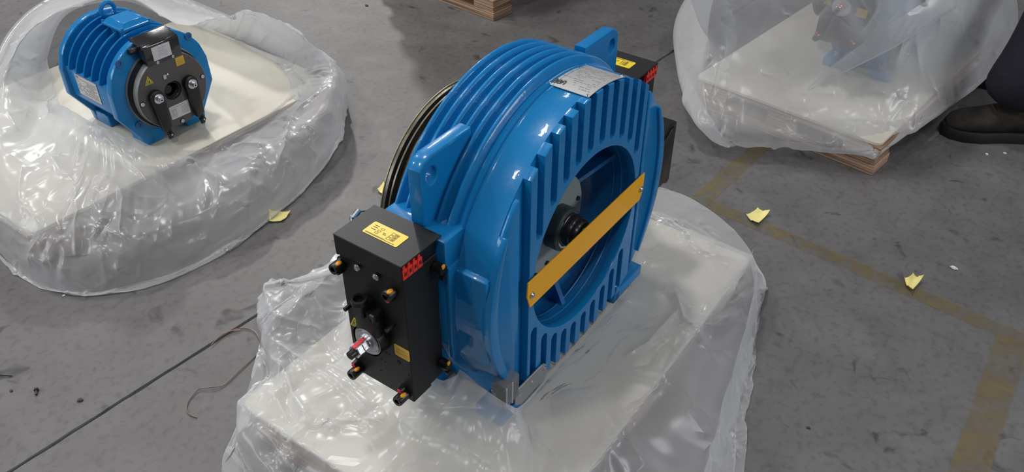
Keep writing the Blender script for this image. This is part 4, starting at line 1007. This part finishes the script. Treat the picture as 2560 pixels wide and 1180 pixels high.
for (px_, py_, w_, o_) in ((2022, 222, 2, .001), (2075, 185, 9, .006), (2150, 140, 15, .010), (2230, 92, 20, .012), (2310, 40, 20, .012), (2370, 2, 20, .012)):
    PL.append([on_bag(px_-w_*.9, py_-w_*1.2, .001), on_bag(px_-w_*.3, py_-w_*.4, o_), on_bag(px_+w_*.3, py_+w_*.4, o_+.004), on_bag(px_+w_*.8, py_+w_*1.0, .002)])
film('folded_pleat', PL, False, 70, 10, [], FILM, seed=31, slack=(.01, .01), amp=.001, it=(12, 4), ncr=6, cra=.002, parent=bag3, pin=(.5, .5), keep=.1, grav=0)
tag(bag3, 'closed milky plastic bag covering a motor on its pallet at the right', 'plastic bag')
# ------------------------------------------------------------------ small things on the floor
def scrap(px, py, z, pts, label, curl=.010, rz=0, th=.0006):
    """a curled piece of yellow paper; pts are its corners in cm around its centre"""
    c = at(px, py, 0); n = 9; V = []; P = [Vector((x*.01, y*.01, 0)) for x, y in pts]
    for i in range(n):
        for j in range(n):
            u, v = i/(n-1), j/(n-1)
            p = P[0].lerp(P[1], u).lerp(P[3].lerp(P[2], u), v)
            q = z+.0008+curl*((2*u-1)**2*.5+(2*v-1)**4*.8*(1 if u > .5 else .6)); V.append((p.x, p.y, q))
    F = [(i*n+j, (i+1)*n+j, (i+1)*n+j+1, i*n+j+1) for i in range(n-1) for j in range(n-1)]
    b = MB().add(V, F); k = len(V); b.add([(x, y, q-th) for x, y, q in V], [f[::-1] for f in F])
    E_ = [i for i in range(n)]+[i*n+n-1 for i in range(1, n)]+[(n-1)*n+j for j in range(n-2, -1, -1)]+[i*n for i in range(n-2, 0, -1)]
    b.f += [(E_[i], E_[(i+1) % len(E_)], E_[(i+1) % len(E_)]+k, E_[i]+k) for i in range(len(E_))]
    o = b.build('paper_scrap', PAPER, ang=60); o.location = (c.x, c.y, 0); o.rotation_euler = (0, 0, rz)
    return tag(o, label, 'paper scrap')
def corners(px, py, quad, **k):
    """paper whose corners lie where these sight lines meet the floor"""
    c = at(px, py, 0); return [((at(x, y, 0).x-c.x)*100, (at(x, y, 0).y-c.y)*100) for x, y in quad]
scrap(700, 543, 0, corners(700, 543, [(674, 558), (674, 531), (728, 534), (708, 556)]), 'yellow paper scrap on the floor beside the left bag', .008)
scrap(1892, 547, 0, corners(1892, 547, [(1863, 544), (1890, 568), (1922, 537), (1892, 528)]), 'yellow paper scrap on the painted line, the one nearer the large motor', .012)
scrap(2280, 715, 0, corners(2280, 715, [(2256, 704), (2273, 738), (2303, 704), (2278, 695)]), 'yellow paper scrap on the painted line, farther right of the two', .016)
scrap(952, 476, 0, corners(952, 476, [(944, 477), (957, 493), (975, 478), (959, 460)]), 'small yellow paper piece on the floor behind the brown metal wheel', .008)
def strand(pts, r, m, name, label, cat):
    P = catmull([list(at(x, y, z)) for x, y, z in pts], len(pts)*8, False)
    o = MB().tube([tuple(p) for p in P], r, 6).build(name, m); return tag(o, label, cat)
strand([(540, 852, .003), (560, 838, .002), (590, 823, .003), (622, 822, .003), (640, 832, .004), (652, 862, .003), (640, 888, .002), (600, 925, .003), (560, 962, .003), (530, 968, .005), (498, 972, .004), (480, 990, .003), (468, 1010, .003), (470, 1032, .002), (492, 1044, .002)], .0011, WIRE, 'wire', 'thin copper wire lying curled on the floor left of the middle bag', 'wire')
strand([(528, 862, .005), (548, 842, .006), (575, 828, .005), (600, 824, .004)], .0010, mat('bright_copper', (.45, .25, .2), .35, metal=.6), 'wire', 'short coppery strand twisted beside the longer wire on the floor', 'wire')
strand([(-4, 938, .002), (14, 939, .003), (30, 940, .002)], .0010, HOLE, 'wire', 'short black wire at the left edge of the floor', 'wire')
def bit(px, py, s, m, label, name='debris', cat='debris', seed=0):
    c = at(px, py, 0); r = random.Random(seed); b = MB()
    q = bmesh.new(); bmesh.ops.create_icosphere(q, subdivisions=2, radius=s)
    for v in q.verts: v.co = Vector((v.co.x*1.5, v.co.y, v.co.z*.7))*(1+.45*noise.noise(v.co*220+Vector((seed, 0, 0))))
    for v in q.verts: v.co.z = max(v.co.z+s*.45, 0.0002)
    b.bm(q); o = b.build(name, m, ang=30); o.location = (c.x, c.y, 0); o.rotation_euler = (0, 0, r.uniform(0, 6)); return tag(o, label, cat)
# a dropped screw
c = at(92, 982, 0); b = MB(); b.cyl((-.008, 0, .003), (.004, 0, .0035), .0022, .0022, 8); b.cyl((.004, 0, .0035), (.008, 0, .004), .0048, .0042, 10)
o = b.build('screw', RUST); o.location = (c.x, c.y, 0); o.rotation_euler = (0, 0, 1.0); tag(o, 'small rusty brown screw lying on the floor at the left', 'screw')
bit(200, 1002, .0042, RUST, 'dark crumb on the floor right of the rusty screw', seed=2)
bit(28, 978, .0026, RUST, 'tiny dark crumb on the floor left of the rusty screw', seed=3)
bit(2385, 672, .0055, BITW, 'white crumb on the floor above the right yellow scrap', seed=4)
bit(2466, 386, .0035, BITW, 'white chip on the floor below the boot, nearer of two', seed=5)
bit(2512, 384, .0030, BITW, 'white chip on the floor below the boot, farther right of two', seed=6)
bit(2021, 1070, .0028, RUST, 'dark speck on the floor at the lower right', seed=7)
bit(917, 15, .0050, RUST, 'dark crumb on the bright floor near the stacked pallets', seed=8)
bit(160, 740, .0022, BITW, 'tiny white speck beside the left bag', seed=9)
# ------------------------------------------------------------------ the worker at the right edge
NAVY = mat('dark_navy_trousers', (.010, .010, .020), .85, bump=.5, bscale=70, bdist=.004, var=.2, vscale=20)
BOOTL = mat('worn_dark_leather', (.034, .030, .025), .8, spec=.25, bump=.6, bscale=90, bdist=.002, var=.35, vscale=25)
SOLE = mat('black_rubber_sole', (.010, .010, .010), .6)
SKIN = mat('skin', (.45, .26, .18), .5)
JACK = mat('dark_work_jacket', (.02, .022, .035), .85, bump=.4, bscale=60)
HAIR = mat('dark_hair', (.012, .009, .007), .6)
def skin_body(name, joints, edges, m, parent, levels=2, root=0):
    me = bpy.data.meshes.new(name); me.from_pydata([j[:3] for j in joints], edges, []); o = bpy.data.objects.new(name, me); COL.objects.link(o)
    md = o.modifiers.new('skin', 'SKIN'); md.use_smooth_shade = True
    for i, j in enumerate(joints):
        sv = me.skin_vertices[0].data[i]; r = j[3]; sv.radius = r if isinstance(r, tuple) else (r, r); sv.use_root = (i == root)
    s = o.modifiers.new('sub', 'SUBSURF'); s.levels = levels; s.render_levels = levels
    dg = bpy.context.evaluated_depsgraph_get(); n = bpy.data.meshes.new_from_object(o.evaluated_get(dg)); bpy.data.objects.remove(o)
    n.materials.clear(); n.materials.append(m); n.name = name; n.polygons.foreach_set('use_smooth', [True]*len(n.polygons))
    q = bpy.data.objects.new(name, n); COL.objects.link(q); q.parent = parent; return q
PX, PY = 1.86, -.60
PER = empty('person', (PX, PY, 0), 0, 'person in dark navy trousers and worn dark work boots standing at the right edge', 'person')
FT = {1: (at(2345, 330, 0), at(2650, 350, 0)), 2: (at(2440, 215, 0), at(2650, 190, 0))}
def foot(toe, heel, nm):
    toe = Vector((toe.x, toe.y)); heel = Vector((heel.x, heel.y)); d = (toe-heel).normalized(); heel = toe-d*.315; n = Vector((-d.y, d.x))
    def W(a, b, z): p = heel+d*a+n*b; return (p.x-PX, p.y-PY, z)
    # sole outline
    Lh = [(-.0, .030), (.03, .041), (.09, .040), (.15, .042), (.21, .054), (.26, .052), (.295, .036), (.313, .012)]
    pts = [(a, b) for a, b in Lh]+[(a, -b) for a, b in Lh[::-1]]
    b = MB(); V = [W(a, c, 0.0) for a, c in pts]+[W(a*.995+.002, c*1.03, .024) for a, c in pts]+[W(a*.98+.004, c*.93, .032) for a, c in pts]; k = len(pts)
    F = [tuple(range(k))[::-1], tuple(range(2*k, 3*k))]+[(r*k+i, r*k+(i+1) % k, (r+1)*k+(i+1) % k, (r+1)*k+i) for r in (0, 1) for i in range(k)]
    b.add(V, F); so = b.build('boot_sole', SOLE, PER, ang=45)
    # upper: rings along the foot
    V = []; n_ = 16
    prof = [(.004, .030, .02, .10), (.03, .038, .02, .155), (.075, .041, .02, .165), (.12, .042, .02, .135), (.165, .046, .02, .100), (.21, .050, .02, .082), (.255, .049, .02, .072), (.285, .038, .02, .062), (.303, .020, .022, .046)]
    for a, w, z0, z1 in prof:
        for i in range(n_):
            t = 2*PI*i/n_; cc = math.cos(t); ss = math.sin(t)
            V.append(W(a, w*(abs(cc)**.75)*(1 if cc > 0 else -1), z0+(z1-z0)*(.5+.5*ss)))
    m_ = len(prof); F = [(r*n_+i, r*n_+(i+1) % n_, (r+1)*n_+(i+1) % n_, (r+1)*n_+i) for r in range(m_-1) for i in range(n_)]
    F += [tuple(range(n_)), tuple(range((m_-1)*n_, m_*n_))[::-1]]
    up = MB().add(V, F).build('boot', BOOTL, PER, ang=70)
    for k in range(4):                                     # laces
        a = .115+k*.024; z = .139-k*.0165
        MB().tube([W(a, -.022, z-.004), W(a+.006, 0, z+.004), W(a, .022, z-.004)], .003, 6).build('lace', mat('brown_lace', (.06, .03, .022), .8), PER)
    return heel+d*.075, d
h1, d1 = foot(*FT[1], 'near'); h2, d2 = foot(*FT[2], 'far')
def J(p, z, r): return (p[0]-PX, p[1]-PY, z, r)
hip = Vector(((h1.x+h2.x)/2+.06, (h1.y+h2.y)/2)); side = (h1-h2).normalized()
fwd = Vector((side.y, -side.x)); fwd = fwd if fwd.dot(d1) > 0 else -fwd
hp1 = hip+side*.09; hp2 = hip-side*.09; kn1 = (h1+hp1)/2+fwd*.05; kn2 = (h2+hp2)/2+fwd*.05
jt = [J(hip, .96, (.15, .11)), J(hp1, .88, .098), J(kn1, .50, .070), J(h1+d1*.055, .22, .090), J(h1+d1*.085, .088, (.112, .100)), J(hp2, .88, .098), J(kn2, .50, .070), J(h2+d2*.03, .22, .085), J(h2+d2*.05, .085, (.105, .095)), J(hip, 1.04, (.15, .11))]
skin_body('trousers', jt, [(0, 1), (1, 2), (2, 3), (3, 4), (0, 5), (5, 6), (6, 7), (7, 8), (0, 9)], NAVY, PER)
ch = hip+fwd*.04; sh1 = ch+side*.19; sh2 = ch-side*.19; el1 = sh1+side*.05-fwd*.02; el2 = sh2-side*.05-fwd*.02; wr1 = el1+fwd*.10; wr2 = el2+fwd*.10
jt = [J(hip, 1.03, (.155, .115)), J(ch, 1.25, (.165, .12)), J(ch, 1.42, (.14, .09)), J(sh1, 1.42, .062), J(el1, 1.14, .050), J(wr1, .92, .038), J(sh2, 1.42, .062), J(el2, 1.14, .050), J(wr2, .92, .038), J(ch, 1.49, .06)]
skin_body('jacket', jt, [(0, 1), (1, 2), (2, 3), (3, 4), (4, 5), (2, 6), (6, 7), (7, 8), (2, 9)], JACK, PER)
hd = ch+fwd*.03
jt = [J(ch, 1.48, .052), J(hd, 1.56, .055), J(hd, 1.66, (.078, .092)), J(hd, 1.73, (.072, .085))]
HD = skin_body('head', jt, [(0, 1), (1, 2), (2, 3)], SKIN, PER)
q = MB(); q.sphere((hd.x-PX-fwd.x*.015, hd.y-PY-fwd.y*.015, 1.715), .098, (.95, 1.0, .85), 20); q.build('hair', HAIR, HD)
f3 = Vector((fwd.x, fwd.y, 0)); s3 = Vector((side.x, side.y, 0)); h3 = Vector((hd.x-PX, hd.y-PY, 0))
q = MB(); q.sphere(tuple(h3+f3*.095+Vector((0, 0, 1.645))), .014, (1, 1, 1.5)); q.build('nose', SKIN, HD)
for k in (-1, 1):
    q = MB(); q.sphere(tuple(h3+f3*.078+s3*.032*k+Vector((0, 0, 1.672))), .011); q.build('eye', mat('eye_white', (.6, .6, .6), .3), HD)
    q = MB(); q.sphere(tuple(h3+s3*.082*k+Vector((0, 0, 1.65))), .022, (.5, .8, 1.3)); q.build('ear', SKIN, HD)
q = MB(); q.sphere(tuple(h3+f3*.082+Vector((0, 0, 1.612))), .016, (1, 1.2, .35)); q.build('mouth', mat('lips', (.35, .14, .11), .5), HD)
for wr, sg in ((wr1, 1), (wr2, -1)):
    w = Vector((wr.x-PX, wr.y-PY, .90)); pj = [(w.x, w.y, w.z, .026), (w.x+f3.x*.02, w.y+f3.y*.02, w.z-.05, (.036, .018)), (w.x+f3.x*.03, w.y+f3.y*.03, w.z-.085, (.038, .016))]; ed = [(0, 1), (1, 2)]
    for k in range(4):
        o_ = f3*(-.027+.018*k); b0 = Vector(pj[2][:3])+o_; ln = (.060, .072, .068, .052)[k]
        pj += [(b0.x, b0.y, b0.z-.01, .009), (b0.x-s3.x*sg*.008, b0.y-s3.y*sg*.008, b0.z-.01-ln*.55, .0085), (b0.x-s3.x*sg*.025, b0.y-s3.y*sg*.025, b0.z-.01-ln, .007)]; n0 = len(pj)-3; ed += [(2, n0), (n0, n0+1), (n0+1, n0+2)]
    t0 = Vector(pj[1][:3])+f3*.032; pj += [(t0.x, t0.y, t0.z, .011), (t0.x+f3.x*.018, t0.y+f3.y*.018, t0.z-.03, .009), (t0.x+f3.x*.022, t0.y+f3.y*.022, t0.z-.055, .008)]; n0 = len(pj)-3; ed += [(1, n0), (n0, n0+1), (n0+1, n0+2)]
    skin_body('hand', pj, ed, SKIN, PER, levels=1)
bpy.context.view_layer.update()
